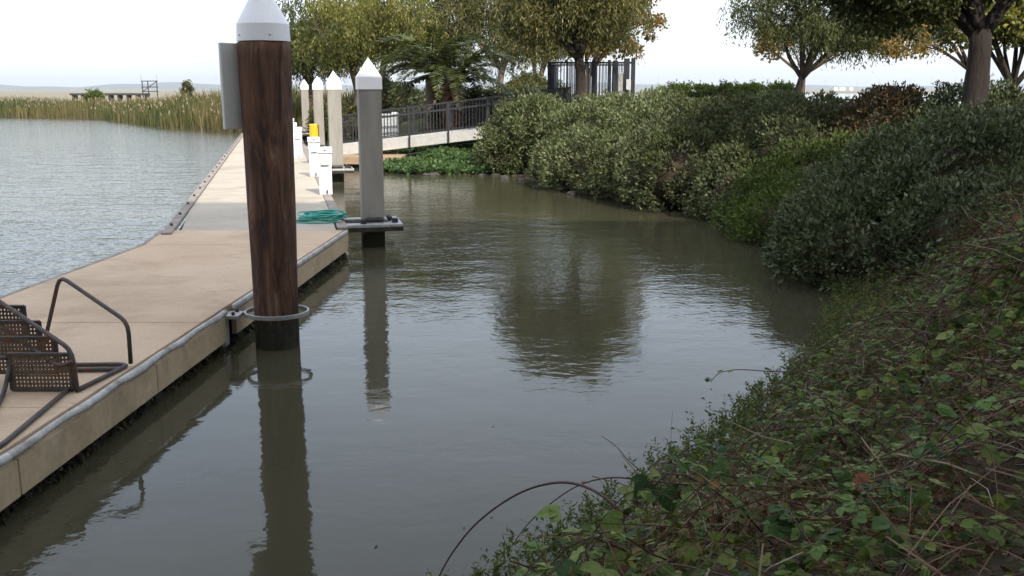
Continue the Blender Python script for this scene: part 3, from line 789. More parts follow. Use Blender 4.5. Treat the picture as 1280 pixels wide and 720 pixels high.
GA = Vector((-6.1, 32.4, .34)); GB = Vector((1.9, 31.9, 1.30))
gang = thing("gangway", "sloping aluminium gangway with dark picket railings rising to the bank", "gangway", tuple(GA))
gd = (GB - GA); GL = gd.length; gdn = gd.normalized(); gside = Vector((0, 1.35, 0))
def gpt(s, side=0, dz=0): return GA + gdn * s + gside * side + Vector((0, 0, dz))
for side in (0, 1):
    MB().bar(gpt(0, side, .12), gpt(GL, side, .12), .09, .34).build("girder", MT['alu'], gang, bevel=.01)
nP = 14
for k in range(nP):
    s0, s1 = GL * k / nP, GL * (k + 1) / nP
    MB().bar(gpt(s0 + .005, .5, .05), gpt(s1 - .005, .5, .05), 1.24, .05).build("deck_plate", MT['alu'], gang)
pk = None; po = None
bl = gang.matrix_world_base
for side in (0, 1):
    o_ = -.075 if side == 0 else .075
    off = Vector((0, o_, 0))
    for h in (1.26, 1.04, .36):
        MB().bar(gpt(0, side, h) + off, gpt(GL, side, h) + off, .045, .05 if h > 1 else .035).build("rail", MT['railing'], gang)
    npost = 7
    for k in range(npost):
        s = .1 + (GL - .2) * k / (npost - 1)
        if po is None: po = MB().box((0, 0, .62), (.06, .06, 1.34)).build("post", MT['railing'], gang, local=True); q = po
        else: q = po.copy(); COL.objects.link(q)
        q.location = gpt(s, side, 0) + off - Vector(bl)
    npick = 72
    for k in range(npick):
        s = .15 + (GL - .3) * k / (npick - 1)
        if pk is None: pk = MB().box((0, 0, .81), (.018, .018, .9)).build("picket", MT['railing'], gang, local=True); q = pk
        else: q = pk.copy(); COL.objects.link(q)
        q.location = gpt(s, side, 0) + off - Vector(bl)
# utility pipes slung under the gangway
MB().tube([gpt(.9, .1, -.1), gpt(2.2, .1, -.16), gpt(2.4, .1, -.3), gpt(3.2, .1, -.26), gpt(3.6, .1, -.12), gpt(6, .1, -.12)], .03, 6).build("pipe", MT['rubber'], gang)
# locker standing on the bank behind the gangway foot
lk = thing("dock_locker", "pale grey dock locker standing behind the gangway railing", "locker", (-4.35, 34.6, .6))
MB().box((-4.35, 34.6, 1.1), (.58, .4, 1.0)).build("body", MT['box_grey'], lk, bevel=.01)
MB().box((-4.35, 34.58, 1.63), (.62, .46, .06)).build("lid", MT['box_grey'], lk, bevel=.01)
MB().box((-4.15, 34.58, 1.69), (.2, .2, .06)).build("vent", MT['white_box'], lk, bevel=.01)

# ------------------------------------------------------------------ gate enclosure at the head of the gangway
gt = thing("security_gate", "black steel picket gate enclosure at the head of the gangway", "gate", (2.8, 33.0, 1.4))
def gxp(px): return (px - 640) / 1200 * 32.6
zt, zb_ = 3.42, 1.42
posts = [(685, 33, .06, 0), (708, 33, .06, 0.02), (741, 33, .13, .05), (760, 33, .1, .05), (767.5, 33, .16, .03), (781.5, 33, .18, .1), (789.5, 33, .13, .12)]
for px, yq, w, ex in posts:
    MB().box((gxp(px), yq, (zt + ex + 1.2) / 2), (w, w, zt + ex - 1.2)).build("post", MT['black_steel'], gt, bevel=.005)
for z in (zt - .04, zb_ + .12):
    MB().bar((gxp(685), 33, z), (gxp(767), 33, z), .05, .06).build("rail", MT['black_steel'], gt)
    MB().bar((gxp(770), 33.02, z), (gxp(789), 33.02, z), .05, .06).build("rail", MT['black_steel'], gt)
    MB().bar((gxp(685), 33.03, z), (gxp(700), 36, z), .05, .06).build("rail", MT['black_steel'], gt)
    MB().bar((gxp(700) , 36, z), (gxp(795), 36, z), .05, .06).build("rail", MT['black_steel'], gt)
pk = None
def picks(a, b, n):
    global pk
    for k in range(n):
        t = (k + .5) / n
        if pk is None: pk = MB().box((0, 0, 0), (.026, .026, 1.9)).build("picket", MT['black_steel'], gt, local=True); q = pk
        else: q = pk.copy(); COL.objects.link(q)
        q.location = (a[0] + (b[0] - a[0]) * t - 2.8, a[1] + (b[1] - a[1]) * t - 33.0, 2.46 - 1.4)
picks((gxp(685), 33), (gxp(741), 33), 13)
picks((gxp(743), 33), (gxp(766), 33), 6)
picks((gxp(769), 33), (gxp(781), 33), 3)
picks((gxp(783), 33), (gxp(789), 33), 2)
picks((gxp(686), 33.2), (gxp(700), 36), 16)
picks((gxp(700), 36), (gxp(795), 36), 24)
# security mesh on the middle panel: fine wires
ms = MB()
for k in range(40):
    x = gxp(709) + (gxp(740) - gxp(709)) * k / 39
    ms.box((x, 33.03, 2.4), (.006, .006, 1.9))
for k in range(60):
    z = 1.5 + 1.85 * k / 59
    ms.bar((gxp(709), 33.035, z), (gxp(740), 33.035, z), .006, .006)
ms.build("wire_mesh", MT['galv'], gt)
MB().box((gxp(783.5), 32.86, 2.66), (.16, .06, .34)).build("lock_box", MT['box_grey'], gt, bevel=.01)
MB().box((gxp(774.5), 33.0, 2.75), (.18, .05, .6)).build("keypad_plate", MT['galv'], gt, bevel=.01)

# guard rail along the top of the bank right of the gate
gr = thing("guard_rail", "low black guard rail running along the hedge behind the gate", "railing", (4.6, 33.4, 1.4))
for z in (2.2, 1.85): MB().bar((3.9, 33.3, z), (6.3, 34.5, z), .05, .06).build("rail", MT['black_steel'], gr)
for k in range(4): MB().box((4.0 + k * .75, 33.35 + k * .375, 1.8), (.05, .05, .9)).build("post", MT['black_steel'], gr)

# ------------------------------------------------------------------ shrubs
def shrub(name, label, cat, ells, mat_, n_lumps, lump_r, per, leaf, up=.35, group=None, seed=0, ground=True, core=.72, zmin=.05, face_out=.75):
    """ells: list of (centre, radii). Leaves sit on many small lumps over the ellipsoids."""
    global rng
    rng = np.random.default_rng(100 + seed)
    c0 = np.mean([e[0] for e in ells], axis=0)
    base = (float(c0[0]), float(c0[1]), max(0.0, gz(c0[0], c0[1])))
    t = thing(name, label, cat, base, group)
    C = []; RN = []
    area = np.array([(e[1][0] * e[1][1] + e[1][0] * e[1][2] + e[1][1] * e[1][2]) for e in ells]); area /= area.sum()
    for e, w in zip(ells, area):
        k = int(n_lumps * w * 1.9)
        d = rdir(k); d[:, 2] = np.where(d[:, 2] < -.85, -d[:, 2], d[:, 2])
        p = np.array(e[0]) + d * np.array(e[1]) * rng.uniform(.70, 1.04, (k, 1))
        nn = norm(d / np.array(e[1]))
        keep = np.ones(k, bool)
        for e2 in ells:
            if e2 is e: continue
            q = (p - np.array(e2[0])) / np.array(e2[1])
            keep &= (q ** 2).sum(1) > .72
        C.append(p[keep]); RN.append(nn[keep])
    C = np.concatenate(C); RN = np.concatenate(RN)
    g = ground_z(C[:, 0], C[:, 1])
    keep = C[:, 2] > np.maximum(g, 0) - .1
    C = C[keep]; RN = RN[keep]
    r = rng.uniform(lump_r[0], lump_r[1] * 1.3, len(C))
    m = int(per)
    k = len(C)
    d = norm(rdir(k * m) + np.repeat(RN, m, 0) * .9)
    P = np.repeat(C, m, 0) + d * (np.repeat(r, m) * rng.uniform(.72, 1.08, k * m))[:, None]
    g = np.maximum(ground_z(P[:, 0], P[:, 1]), 0) + zmin * rng.uniform(.4, 1.6, len(P))
    keep = P[:, 2] > g
    P = P[keep]; d = d[keep]; nrep = np.repeat(RN, m, 0)[keep]
    n = len(P)
    D = norm(d * .55 + nrep * .3 + rdir(n) * .75 + np.array([0, 0, up]))
    N = norm(d * face_out + rdir(n) * .6 + np.array([0, 0, .35]))
    L = rng.uniform(leaf * .65, leaf * 1.35, n)
    LQ = [leaf_quads(P - D * L[:, None] * .4, D, N, L, L * rng.uniform(.4, .6, n))]
    # leafy shoots that stick out and ruffle the outline
    ks = int(len(C) * .9); pick = rng.integers(0, len(C), ks)
    sdir = norm(RN[pick] * .7 + rdir(ks) * .55 + np.array([0, 0, .45])); slen = rng.uniform(1.2, 3.2, ks) * leaf
    s0 = C[pick] + sdir * (r[pick] * .8)[:, None]
    tw = MB()
    for q in range(9):
        u = (q + rng.random(ks)) / 9
        pp = s0 + sdir * (slen * u)[:, None] - np.array([0, 0, 1.0]) * (slen * u ** 2 * .25)[:, None]
        ok = pp[:, 2] > np.maximum(ground_z(pp[:, 0], pp[:, 1]), 0) + .04
        dd = norm(sdir * .7 + rdir(ks) * .8)
        l = rng.uniform(.6, 1.15, ks) * leaf * .85
        LQ.append(leaf_quads(pp[ok], dd[ok], norm(rdir(ks) * .7 + np.array([0, 0, .7]))[ok], l[ok], l[ok] * .5))
    for q in range(0, ks, 3):
        if s0[q, 2] > .15: tw.tube([s0[q] - sdir[q] * r[pick[q]] * .6, s0[q], s0[q] + sdir[q] * slen[q] * .9], [.008, .006, .002], 3, cap=False)
    if tw.v: tw.build("twigs", MT['twig'], t, kind="stuff")
    quads("foliage", np.concatenate(LQ), mat_, t, kind="stuff", base=base)
    cm = MB()  # solid dark filler behind the leaves, standing in for the shaded interior
    for i, e in enumerate(ells):
        cm.ico(e[0], [q * core for q in e[1]], 3, .025, seed * 13 + i)
    o = cm.build("dark_core", MT['twig'], t, smooth=True)
    return t
GH = "shrubs of the bank hedge"
shrub("hedge_shrub", "round pale green shrub at the head of the basin beside the gangway", "shrub", [((.75, 29.7, 1.05), (1.35, 1.3, 1.12)), ((.05, 29.5, .6), (1.0, .95, .75)), ((1.6, 28.6, .8), (.9, 1.1, .95))], LM['hedge_pale'], 420, (.14, .3), 60, .10, seed=1, group=GH)
shrub("hedge_shrub", "pale hedge shrub with brown patches right of the round shrub", "shrub", [((2.5, 26.6, 1.0), (1.4, 1.7, 1.1)), ((1.9, 25.3, .5), (1.25, 1.7, .8)), ((3.6, 26.0, 1.1), (1.6, 1.9, 1.1)), ((2.4, 23.9, .55), (1.1, 1.3, .75))], LM['hedge_pale'], 520, (.14, .32), 60, .095, seed=2, group=GH)
shrub("hedge_shrub", "broad grey green hedge shrub overhanging the middle of the basin's bank", "shrub", [((4.5, 22.6, 1.0), (1.6, 1.7, 1.12)), ((3.8, 21.0, .6), (1.4, 1.6, .95)), ((5.6, 21.3, 1.1), (1.5, 2.0, 1.1)), ((3.2, 22.3, .5), (1.2, 1.3, .8))], LM['hedge'], 620, (.13, .3), 62, .085, seed=3, group=GH)
shrub("hedge_shrub", "grey green hedge shrub just left of the bright weeds, above dark water", "shrub", [((5.6, 19.0, 1.0), (1.2, 1.5, 1.15)), ((4.8, 18.9, .5), (1.1, 1.4, .85)), ((6.4, 20.0, 1.2), (1.2, 1.2, 1.0))], LM['hedge'], 380, (.13, .28), 62, .08, seed=4, group=GH)
shrub("hedge_shrub", "reddish brown hedge shrub behind the bright weeds", "shrub", [((7.1, 18.5, 1.3), (1.0, .9, 1.05)), ((7.6, 19.3, 1.4), (.9, .9, 1.0))], LM['rust'], 200, (.12, .26), 55, .075, seed=5, group=GH)
shrub("hedge_shrub", "dark clipped hedge shrub left of the thick tree trunk", "shrub", [((8.4, 17.6, 1.35), (1.3, 1.3, 1.12)), ((9.6, 16.8, 1.3), (1.2, 1.2, 1.17)), ((7.9, 16.3, 1.1), (1.0, 1.0, .9))], LM['hedge_dark'], 380, (.13, .28), 60, .075, seed=6, group=GH)
shrub("hedge_shrub", "large dark glossy shrub overhanging the water in front of the weeds", "shrub", [((5.6, 13.6, .75), (1.4, 1.7, .95)), ((4.75, 12.7, .38), (1.1, 1.5, .72)), ((6.9, 13.9, 1.05), (1.5, 1.7, 1.0))], LM['hedge_dark'], 700, (.11, .26), 56, .078, seed=7, group=GH)
shrub("hedge_shrub", "tall dark shrub at the right edge below the tree trunk", "shrub", [((8.3, 13.4, 1.45), (1.4, 1.5, 1.08)), ((8.2, 12.0, 1.2), (1.5, 1.2, 1.0)), ((9.8, 13.2, 1.5), (1.4, 1.6, 1.1)), ((7.2, 12.0, .85), (1.2, 1.1, .85)), ((6.6, 10.7, .95), (1.3, 1.1, .85)), ((5.7, 11.5, .6), (1.1, 1.1, .75)), ((8.0, 10.2, 1.3), (1.4, 1.2, .9))], LM['hedge_dark'], 900, (.11, .26), 54, .075, seed=8, group=GH)
shrub("weed_clump", "bright green sprawling weeds on the bank between two hedge shrubs", "weeds", [((5.7, 17.2, .8), (1.5, 1.2, .6)), ((4.75, 16.4, .3), (.95, 1.5, .5)), ((6.9, 16.2, 1.05), (1.4, 1.2, .55)), ((5.4, 15.3, .5), (.9, .9, .5))], LM['weed'], 420, (.12, .34), 62, .07, seed=9, up=.3)
shrub("hedge_shrub", "low clipped hedge far behind the bank, left of the slender tree", "hedge", [((8.4 + k * 1.25, 50 - .2 * k, 2.0), (1.1, .9, .62)) for k in range(5)], LM['weed'], 330, (.14, .26), 40, .12, seed=10)
shrub("hedge_shrub", "long dark hedge on the slope behind the gangway railing", "hedge", [((-2.2 + k * .95, 36.8 + .1 * k, 1.35 + .04 * k), (.9, 1.0, 1.0)) for k in range(5)], LM['hedge'], 420, (.14, .3), 46, .1, seed=11)
shrub("round_bush", "small round bush standing behind the hedge left of the gate", "bush", [((.75, 44, 2.2), (.95, .95, .82))], LM['olive'], 130, (.12, .25), 46, .11, seed=12)
shrub("round_bush", "dark low bush beneath the palms behind the gangway", "bush", [((-5.3, 42, 1.9), (1.3, 1.0, .75)), ((-4.2, 42.3, 1.7), (1.0, .9, .6))], LM['hedge_dark'], 200, (.14, .28), 46, .11, seed=13)
shrub("round_bush", "small bush on the bank beneath the leaning pepper trunk", "bush", [((-7.0, 38.5, 1.2), (.9, .8, .7)), ((-6.2, 38.2, 1.0), (.8, .8, .6))], LM['olive'], 160, (.12, .25), 46, .10, seed=14)

# ivy ground cover on the slope below the gangway
rng = np.random.default_rng(5)
def scatter_land(n, x0, x1, y0, y1, smin, smax):
    x = rng.uniform(x0, x1, n); y = rng.uniform(y0, y1, n); s = sdist(x, y)
    k = (s > smin) & (s < smax); return x[k], y[k], s[k]
x, y, s = scatter_land(34000, -6.0, .6, 28.6, 36.5, .0, 6.5)
n = len(x)
z = ground_z(x, y) + rng.uniform(.0, .16, n) * (1 + .5 * np.sin(3 * x) * np.sin(2.3 * y)) + .03
P = np.stack([x, y, z], 1)
quads_o = quads("ivy", leaf_quads(P, norm(rdir(n) + np.array([0, -.4, .2])), norm(rdir(n) * .5 + np.array([0, -.5, .9])), rng.uniform(.08, .15, n), rng.uniform(.07, .13, n)), LM['ivy'])
tag(quads_o, "bright green ivy covering the slope under the gangway", "ivy", kind="stuff")

# stones along the water's edge under the hedge
rs = random.Random(4)
shapes = []
for k in range(5):
    shapes.append(MB().ico((0, 0, 0), (.16, .12, .09), 2, .09, 40 + k))
protos = []
seg = BANK[6:16]
cnt = 0
for i in range(46):
    q = rs.random() * (len(seg) - 1); j = int(q); f = q - j
    p = seg[j] * (1 - f) + seg[j + 1] * f
    x_, y_ = p[0] + rs.uniform(-.25, .1), p[1] + rs.uniform(-.3, .1)
    if y_ < 12: continue
    sc = rs.uniform(.5, 1.1)
    k = i % 5
    if len(protos) <= k and k == len(protos):
        o = shapes[k].build("bank_stone", MT['rock'], smooth=True); protos.append(o)
    else:
        if k >= len(protos): continue
        o = protos[k].copy(); COL.objects.link(o)
    o.location = (x_, y_, rs.uniform(-.05, .02)); o.scale = (sc, sc, sc * .8); o.rotation_euler = (0, 0, rs.uniform(0, 6))
    tag(o, "dark wet stone at the water's edge under the hedge", "stone", "stones along the waterline")

# ------------------------------------------------------------------ reeds
rng = np.random.default_rng(21)
def reeds(n, x0, x1, y0, y1, smin, smax, hmin, hmax, w):
    x, y, s = scatter_land(n, x0, x1, y0, y1, smin, smax)
    n = len(x)
    z = ground_z(x, y)
    h = rng.uniform(hmin, hmax, n) * (1.2 - .38 * sstep(-20, -32, x)) * (.88 + .12 * np.sin(.35 * x) * np.sin(.4 * y + 1)) * (.75 + .25 * sstep(0, 2.0, s))
    a = rng.uniform(0, math.pi, n); lean = rng.normal(0, .09, (n, 2)) * h[:, None]
    b = np.stack([x, y, z - .05], 1); sd_ = np.stack([np.cos(a) * w, np.sin(a) * w, np.zeros(n)], 1)
    mid = b + np.stack([lean[:, 0] * .35, lean[:, 1] * .35, h * .6], 1); top = b + np.stack([lean[:, 0], lean[:, 1], h], 1)
    return np.stack([b - sd_, b + sd_, mid + sd_ * .8, top, mid - sd_ * .8], 1), top, h
Vr, top, h = reeds(90000, -85, -12, 56, 104, .1, 11, 1.25, 2.1, .028)
tag(quads("reeds", Vr, LM['reed'], per=5), "tall tan and green reeds along the far shore of the channel", "reeds", kind="stuff")
k = rng.random(len(top)) < .10
T = top[k]; n = len(T)
D = np.stack([rng.normal(0, .35, n), rng.normal(0, .35, n), np.ones(n)], 1)
tag(quads("reed_plumes", leaf_quads(T - np.array([0, 0, .15]), D, rdir(n), rng.uniform(.2, .38, n), rng.uniform(.05, .1, n)), LM['reed_plume']), "pale feathery plumes on top of the far reeds", "reeds", kind="stuff")
Vr, top, h = reeds(9000, -13.5, -6.5, 42, 60, .1, 5, .7, 1.5, .02)
tag(quads("dry_grass", Vr, LM['reed'], per=5), "dry brown grass on the bank behind the far piles", "grass", kind="stuff")
Vr, top, h = reeds(30000, -7, 14, 28, 60, 3.5, 40, .08, .25, .012)
tag(quads("lawn_grass", Vr, LM['weed'], per=5), "short grass of the park lawn behind the hedge", "grass", kind="stuff")

# ------------------------------------------------------------------ trees
def curve_pts(a, b, sag, n=6, seed=0):
    r_ = random.Random(seed); a, b = Vector(a), Vector(b); out = []
    off = Vector((r_.uniform(-1, 1), r_.uniform(-1, 1), r_.uniform(-.6, .6))) * (b - a).length * .13
    for i in range(n + 1):
        t = i / n
        p = a.lerp(b, t) + off * math.sin(math.pi * t) + Vector((0, 0, sag * math.sin(math.pi * t)))
        out.append(p)
    return out
def tree(name, label, loc, fork_h, trunk_r, crown, mat_, seed, style='pepper', clumps=80, leaf=.16, per=160, lean=(0, 0), limbs=6, bark='bark', group=None, cl_r=(.5, .9), extra=None, flare=1.7, droop=1.0):
    """crown: list of ellipsoids (dx, dy, z, rx, ry, rz) relative to the trunk base"""
    global rng
    rng = np.random.default_rng(500 + seed); r_ = random.Random(seed)
    t = thing(name, label, "tree", loc, group)
    L = Vector(loc)
    fork = L + Vector((lean[0], lean[1], fork_h))
    tp_ = curve_pts(L - Vector((0, 0, .3)), fork, 0, 8, seed)
    rad = [trunk_r * (1 + (flare - 1) * math.exp(-i * .9)) * (1 - .25 * i / 8) for i in range(9)]
    tm = MB().tube(tp_, rad, 12)
    C = []
    for (dx, dy, z, rx, ry, rz) in crown:
        k = max(3, int(clumps / len(crown)))
        d = rdir(k) * (rng.random((k, 1)) ** (1 / 4.5))
        C.append(np.array([L.x + dx, L.y + dy, L.z + z]) + d * np.array([rx, ry, rz]))
    C = np.concatenate(C)
    # limbs reach towards clumps
    order = list(range(len(C))); r_.shuffle(order)
    lm = []
    for i in range(limbs):
        e = crown[i % len(crown)]
        q = 6.28 * i / limbs + r_.uniform(-.3, .3)
        tgt = Vector((L.x + e[0] + e[3] * .62 * math.cos(q), L.y + e[1] + e[4] * .62 * math.sin(q), L.z + e[2] + r_.uniform(-.1, .35) * e[5]))
        pts = curve_pts(fork - Vector((0, 0, .12)), tgt, r_.uniform(.1, .5), 6, seed * 7 + i)
        r0 = trunk_r * r_.uniform(.42, .62)
        tm.tube(pts, [r0 * (1 - .8 * j / 6) for j in range(7)], 8); lm.append(pts)
    for k in order[:min(len(C), 55)]:
        c = Vector(C[k])
        pts = min(lm, key=lambda p: min((v - c).length for v in p[2:]))
        s = min(pts[2:], key=lambda v: (v - c).length)
        tm.tube(curve_pts(s, c, .1, 3, k), [trunk_r * .14, trunk_r * .1, trunk_r * .07, trunk_r * .04], 5)
    tm.build("trunk", MT[bark], t, smooth=True)
    cr = rng.uniform(cl_r[0], cl_r[1], len(C))
    Vs = []
    if style == 'pepper':
        ns = max(4, per // 10)         # strands per clump
        k = len(C) * ns
        c = np.repeat(C, ns, 0); rr = np.repeat(cr, ns)
        d = rdir(k); d[:, 2] = np.abs(d[:, 2]) * .8 - .15
        s0 = c + d * (rr * rng.random(k) ** .4)[:, None]
        out = d.copy(); out[:, 2] = 0
        ln = rng.uniform(.5, 1.25, k) * rr * 1.5 * droop
        m = 10
        for j in range(m):
            u = (j + rng.random(k)) / m
            P = s0 + out * (ln * .28 * u)[:, None] * np.array([1, 1, 0]) - np.stack([np.zeros(k), np.zeros(k), ln * u ** 1.3], 1)
            P += rng.normal(0, .035, (k, 3))
            D = norm(np.stack([rng.normal(0, .6, k), rng.normal(0, .6, k), -np.ones(k) * .9], 1))
            l = rng.uniform(.7, 1.3, k) * leaf
            Vs.append(leaf_quads(P, D, rdir(k), l, l * rng.uniform(.22, .36, k)))
    else:
        k = len(C) * per
        c = np.repeat(C, per, 0); rr = np.repeat(cr, per)
        d = rdir(k)
        P = c + d * np.array([1, 1, .75]) * (rr * rng.random(k) ** .45)[:, None]
        D = norm(d * .5 + rdir(k) * .8 + np.array([0, 0, -.35]))
        l = rng.uniform(.65, 1.35, k) * leaf
        Vs.append(leaf_quads(P, D, norm(rdir(k) * .7 + np.array([0, 0, .6])), l, l * rng.uniform(.5, .75, k)))
    quads("crown", np.concatenate(Vs), mat_, t, kind="stuff", base=loc)
    if extra: extra(t, C, cr)
    return t
def X(px, Y): return (px - 640) / 1200 * Y * .985
GP = "trees behind the basin"
Z0 = 1.35
tree("pepper_tree", "dark drooping tree at far left, behind the timber pile's cap", (X(392, 54), 54, Z0), 2.6, .3, [(-.4, 0, 4.4, 2.5, 2.6, 2.2), (-.8, -.5, 3.4, 1.9, 2, 1.2), (1.4, .4, 4.0, 2, 2, 1.6)], LM['pepper_dark'], 1, clumps=130, leaf=.21, per=190, limbs=7, cl_r=(.55, .95), group=GP)
tree("pepper_tree", "sunlit pepper tree with flared reddish trunk behind the concrete piles", (X(438, 40), 40, Z0 - .1), 2.2, .26, [(.4, 0, 4.1, 2.0, 1.9, 1.6), (-.5, -.6, 3.6, 1.2, 1.2, 1.1), (1.9, .2, 4.2, 1.6, 1.5, 1.4)], LM['pepper'], 2, clumps=112, leaf=.16, per=190, limbs=7, cl_r=(.42, .75), group=GP, lean=(.15, 0), flare=2.3)
tree("pepper_tree", "pepper tree with reddish trunk just right of the nearest concrete pile", (X(483, 48), 48, Z0), 2.7, .2, [(.5, 0, 4.6, 2.4, 2.1, 1.7), (2.2, .4, 4.9, 2, 2, 1.9), (-1.2, 0, 4.6, 1.6, 1.6, 1.5)], LM['pepper'], 3, clumps=105, leaf=.19, per=190, limbs=6, cl_r=(.5, .85), group=GP)
tree("pepper_tree", "olive green tree with straight grey trunk right of the palms", (X(628, 47), 47, Z0), 2.1, .2, [(-.6, 0, 4.3, 2.4, 2.2, 1.7), (1.1, 0, 4.4, 2.2, 2, 1.7), (-2.4, .4, 4.8, 1.8, 1.6, 1.6)], LM['olive'], 4, clumps=120, leaf=.18, per=190, limbs=7, cl_r=(.5, .85), group=GP, bark='bark_grey')
tree("pepper_tree", "small tree with forked bare limbs between palms and gate", (X(671, 51), 51, Z0), 1.2, .2, [(-.3, 0, 4.5, 2.0, 1.7, 1.5), (1.6, .3, 4.5, 1.9, 1.5, 1.5)], LM['pepper_dark'], 5, clumps=110, leaf=.19, per=180, limbs=5, cl_r=(.45, .8), group=GP, bark='bark_grey')
tree("pepper_tree", "spreading tree whose dark trunk stands in front of the black gate", (X(714, 30.6), 30.6, Z0), 2.2, .19, [(-.2, 0, 4.1, 1.9, 1.8, 1.3), (-1.2, .2, 3.6, 1.0, 1.2, .8), (1.0, .2, 3.7, 1.1, 1.2, .9), (.2, .2, 4.7, 2.0, 1.6, 1.0)], LM['olive'], 6, clumps=175, leaf=.14, per=190, limbs=8, cl_r=(.36, .62), group=GP, lean=(.2, 0), flare=1.9, bark='bark_shaded')
tree("autumn_tree", "orange and yellow autumn tree showing behind the gate tree", (X(735, 41), 41, Z0), 1.8, .16, [(1.2, 0, 4.1, 1.6, 1.4, 1.5), (1.9, 0, 3.9, 1.1, 1.0, 1.2), (.3, 0, 3.2, .9, .8, .6)], LM['autumn'], 7, style='broad', clumps=80, leaf=.15, per=75, limbs=6, cl_r=(.3, .5), group=GP)
tree("pepper_tree", "slender tree with forked trunk standing alone beyond the hedge", (X(1000, 44), 44, Z0), 1.75, .19, [(.1, 0, 3.9, 1.5, 1.6, 1.0), (-1.6, .0, 4.7, 1.9, 1.5, 1.3), (1.9, .2, 4.2, 1.9, 1.5, 1.2), (3.6, .2, 4.4, 2.0, 1.5, 1.2), (5.4, .2, 4.5, 1.6, 1.5, 1.1), (.4, 0, 5.6, 2.4, 2, 1.2)], LM['pepper_dark'], 8, clumps=200, leaf=.17, per=190, limbs=8, cl_r=(.45, .8), group=GP, bark='bark_shaded')
tree("autumn_tree", "orange tinged tree showing round the slender tree beyond the hedge", (X(1001, 53), 53, Z0), 2.0, .16, [(-1.9, 0, 3.7, 1.0, 1.2, .8), (2.6, 0, 4.1, 1.4, 1.3, .9), (4.8, 0, 3.7, 1.7, 1.3, .8)], LM['autumn'], 9, style='broad', clumps=75, leaf=.19, per=60, limbs=6, cl_r=(.35, .6), group=GP)
tree("shade_tree", "large dark tree with thick leaning trunk rising from the right hedge", (X(1207, 17), 17, Z0), 2.15, .23, [(-1.25, .2, 2.95, 1.0, 1.1, .75), (-2.0, .3, 3.3, .8, 1.0, .7), (-.3, .6, 3.3, 1.0, 1.0, .7), (.9, 0, 3.6, 1.5, 1.5, .9), (-.4, 0, 4.5, 2.1, 2.0, 1.2), (2.1, .3, 4.0, 1.4, 1.4, 1.0)], LM['pepper_dark'], 10, style='broad', clumps=320, leaf=.09, per=170, limbs=8, cl_r=(.30, .5), group=GP, lean=(.12, 0), flare=1.35, bark='bark_shaded')
tree("olive_tree", "lighter tree with low spreading limbs behind the thick trunk at right", (X(1262, 25), 25, Z0), 1.3, .13, [(-.9, 0, 2.9, 1.2, 1.3, .65), (1.0, 0, 2.9, 1.6, 1.4, .7), (0, .2, 3.9, 2, 1.8, 1.2)], LM['pepper'], 11, style='broad', clumps=130, leaf=.12, per=110, limbs=9, cl_r=(.3, .5), group=GP, bark='bark_shaded')
tree("autumn_tree", "orange leaved tree seen below the shade tree's crown at right", (X(1206, 33), 33, Z0), 1.9, .12, [(-2.3, 0, 2.6, .7, .8, .45), (-1.2, 0, 2.9, 1.0, .9, .55), (.4, 0, 3.4, 1.5, 1.2, .8)], LM['autumn'], 12, style='broad', clumps=26, leaf=.13, per=42, limbs=6, cl_r=(.25, .42), group=GP, bark='bark_shaded')

tree("shade_tree", "unseen broad tree added beside the viewpoint to shade the brambles", (9.6, 2.2, Z0), 3.6, .3, [(-3.2, .6, 6.2, 3.2, 3.0, 1.5), (-5.2, 1.8, 6.8, 2.6, 2.6, 1.3), (-1.6, 3.2, 6.6, 3.0, 2.6, 1.5), (0, 0, 7.4, 3.0, 3.0, 1.6)], LM['pepper_dark'], 13, style='broad', clumps=190, leaf=.16, per=110, limbs=9, cl_r=(.6, 1.0), bark='bark_shaded')  # out-of-view crown added to dim the near bank

# palms: each frond is a part
def frond_mesh(seed, length=2.6):
    r_ = np.random.default_rng(seed)
    n = 46
    t = np.linspace(.12, 1, n)
    cx = length * (t - .10 * t ** 3); cz = length * (.8 * t - .95 * t ** 2.1)
    Vs = []
    for side in (-1, 1):
        P = np.stack([cx, np.zeros(n), cz], 1)
        ll = .42 * np.sin(np.pi * np.clip(t * .92 + .06, 0, 1)) ** .7 + .06
        D = np.stack([np.full(n, .75), np.full(n, side * 1.0), np.full(n, -.25) + r_.normal(0, .15, n)], 1)
        Vs.append(leaf_quads(P, D, np.tile([0, 0, 1.0], (n, 1)), ll, np.full(n, .085)))
    V_ = np.concatenate(Vs)
    vs = V_.reshape(-1, 3).tolist(); fs = [(4 * i, 4 * i + 1, 4 * i + 2, 4 * i + 3) for i in range(len(V_))]
    mb = MB().add(vs, fs)
    tt = np.linspace(0, 1, 9)
    mb.tube([(length * (q - .10 * q ** 3), 0, length * (.8 * q - .95 * q ** 2.1)) for q in tt], [.03 * (1 - .85 * q) for q in tt], 4)
    me = bpy.data.meshes.new("frond"); me.from_pydata(mb.v, [], mb.f); me.update(); me.materials.append(LM['palm'])
    return me
FM = [frond_mesh(k, L) for k, L in enumerate((2.2, 2.6, 2.95))]
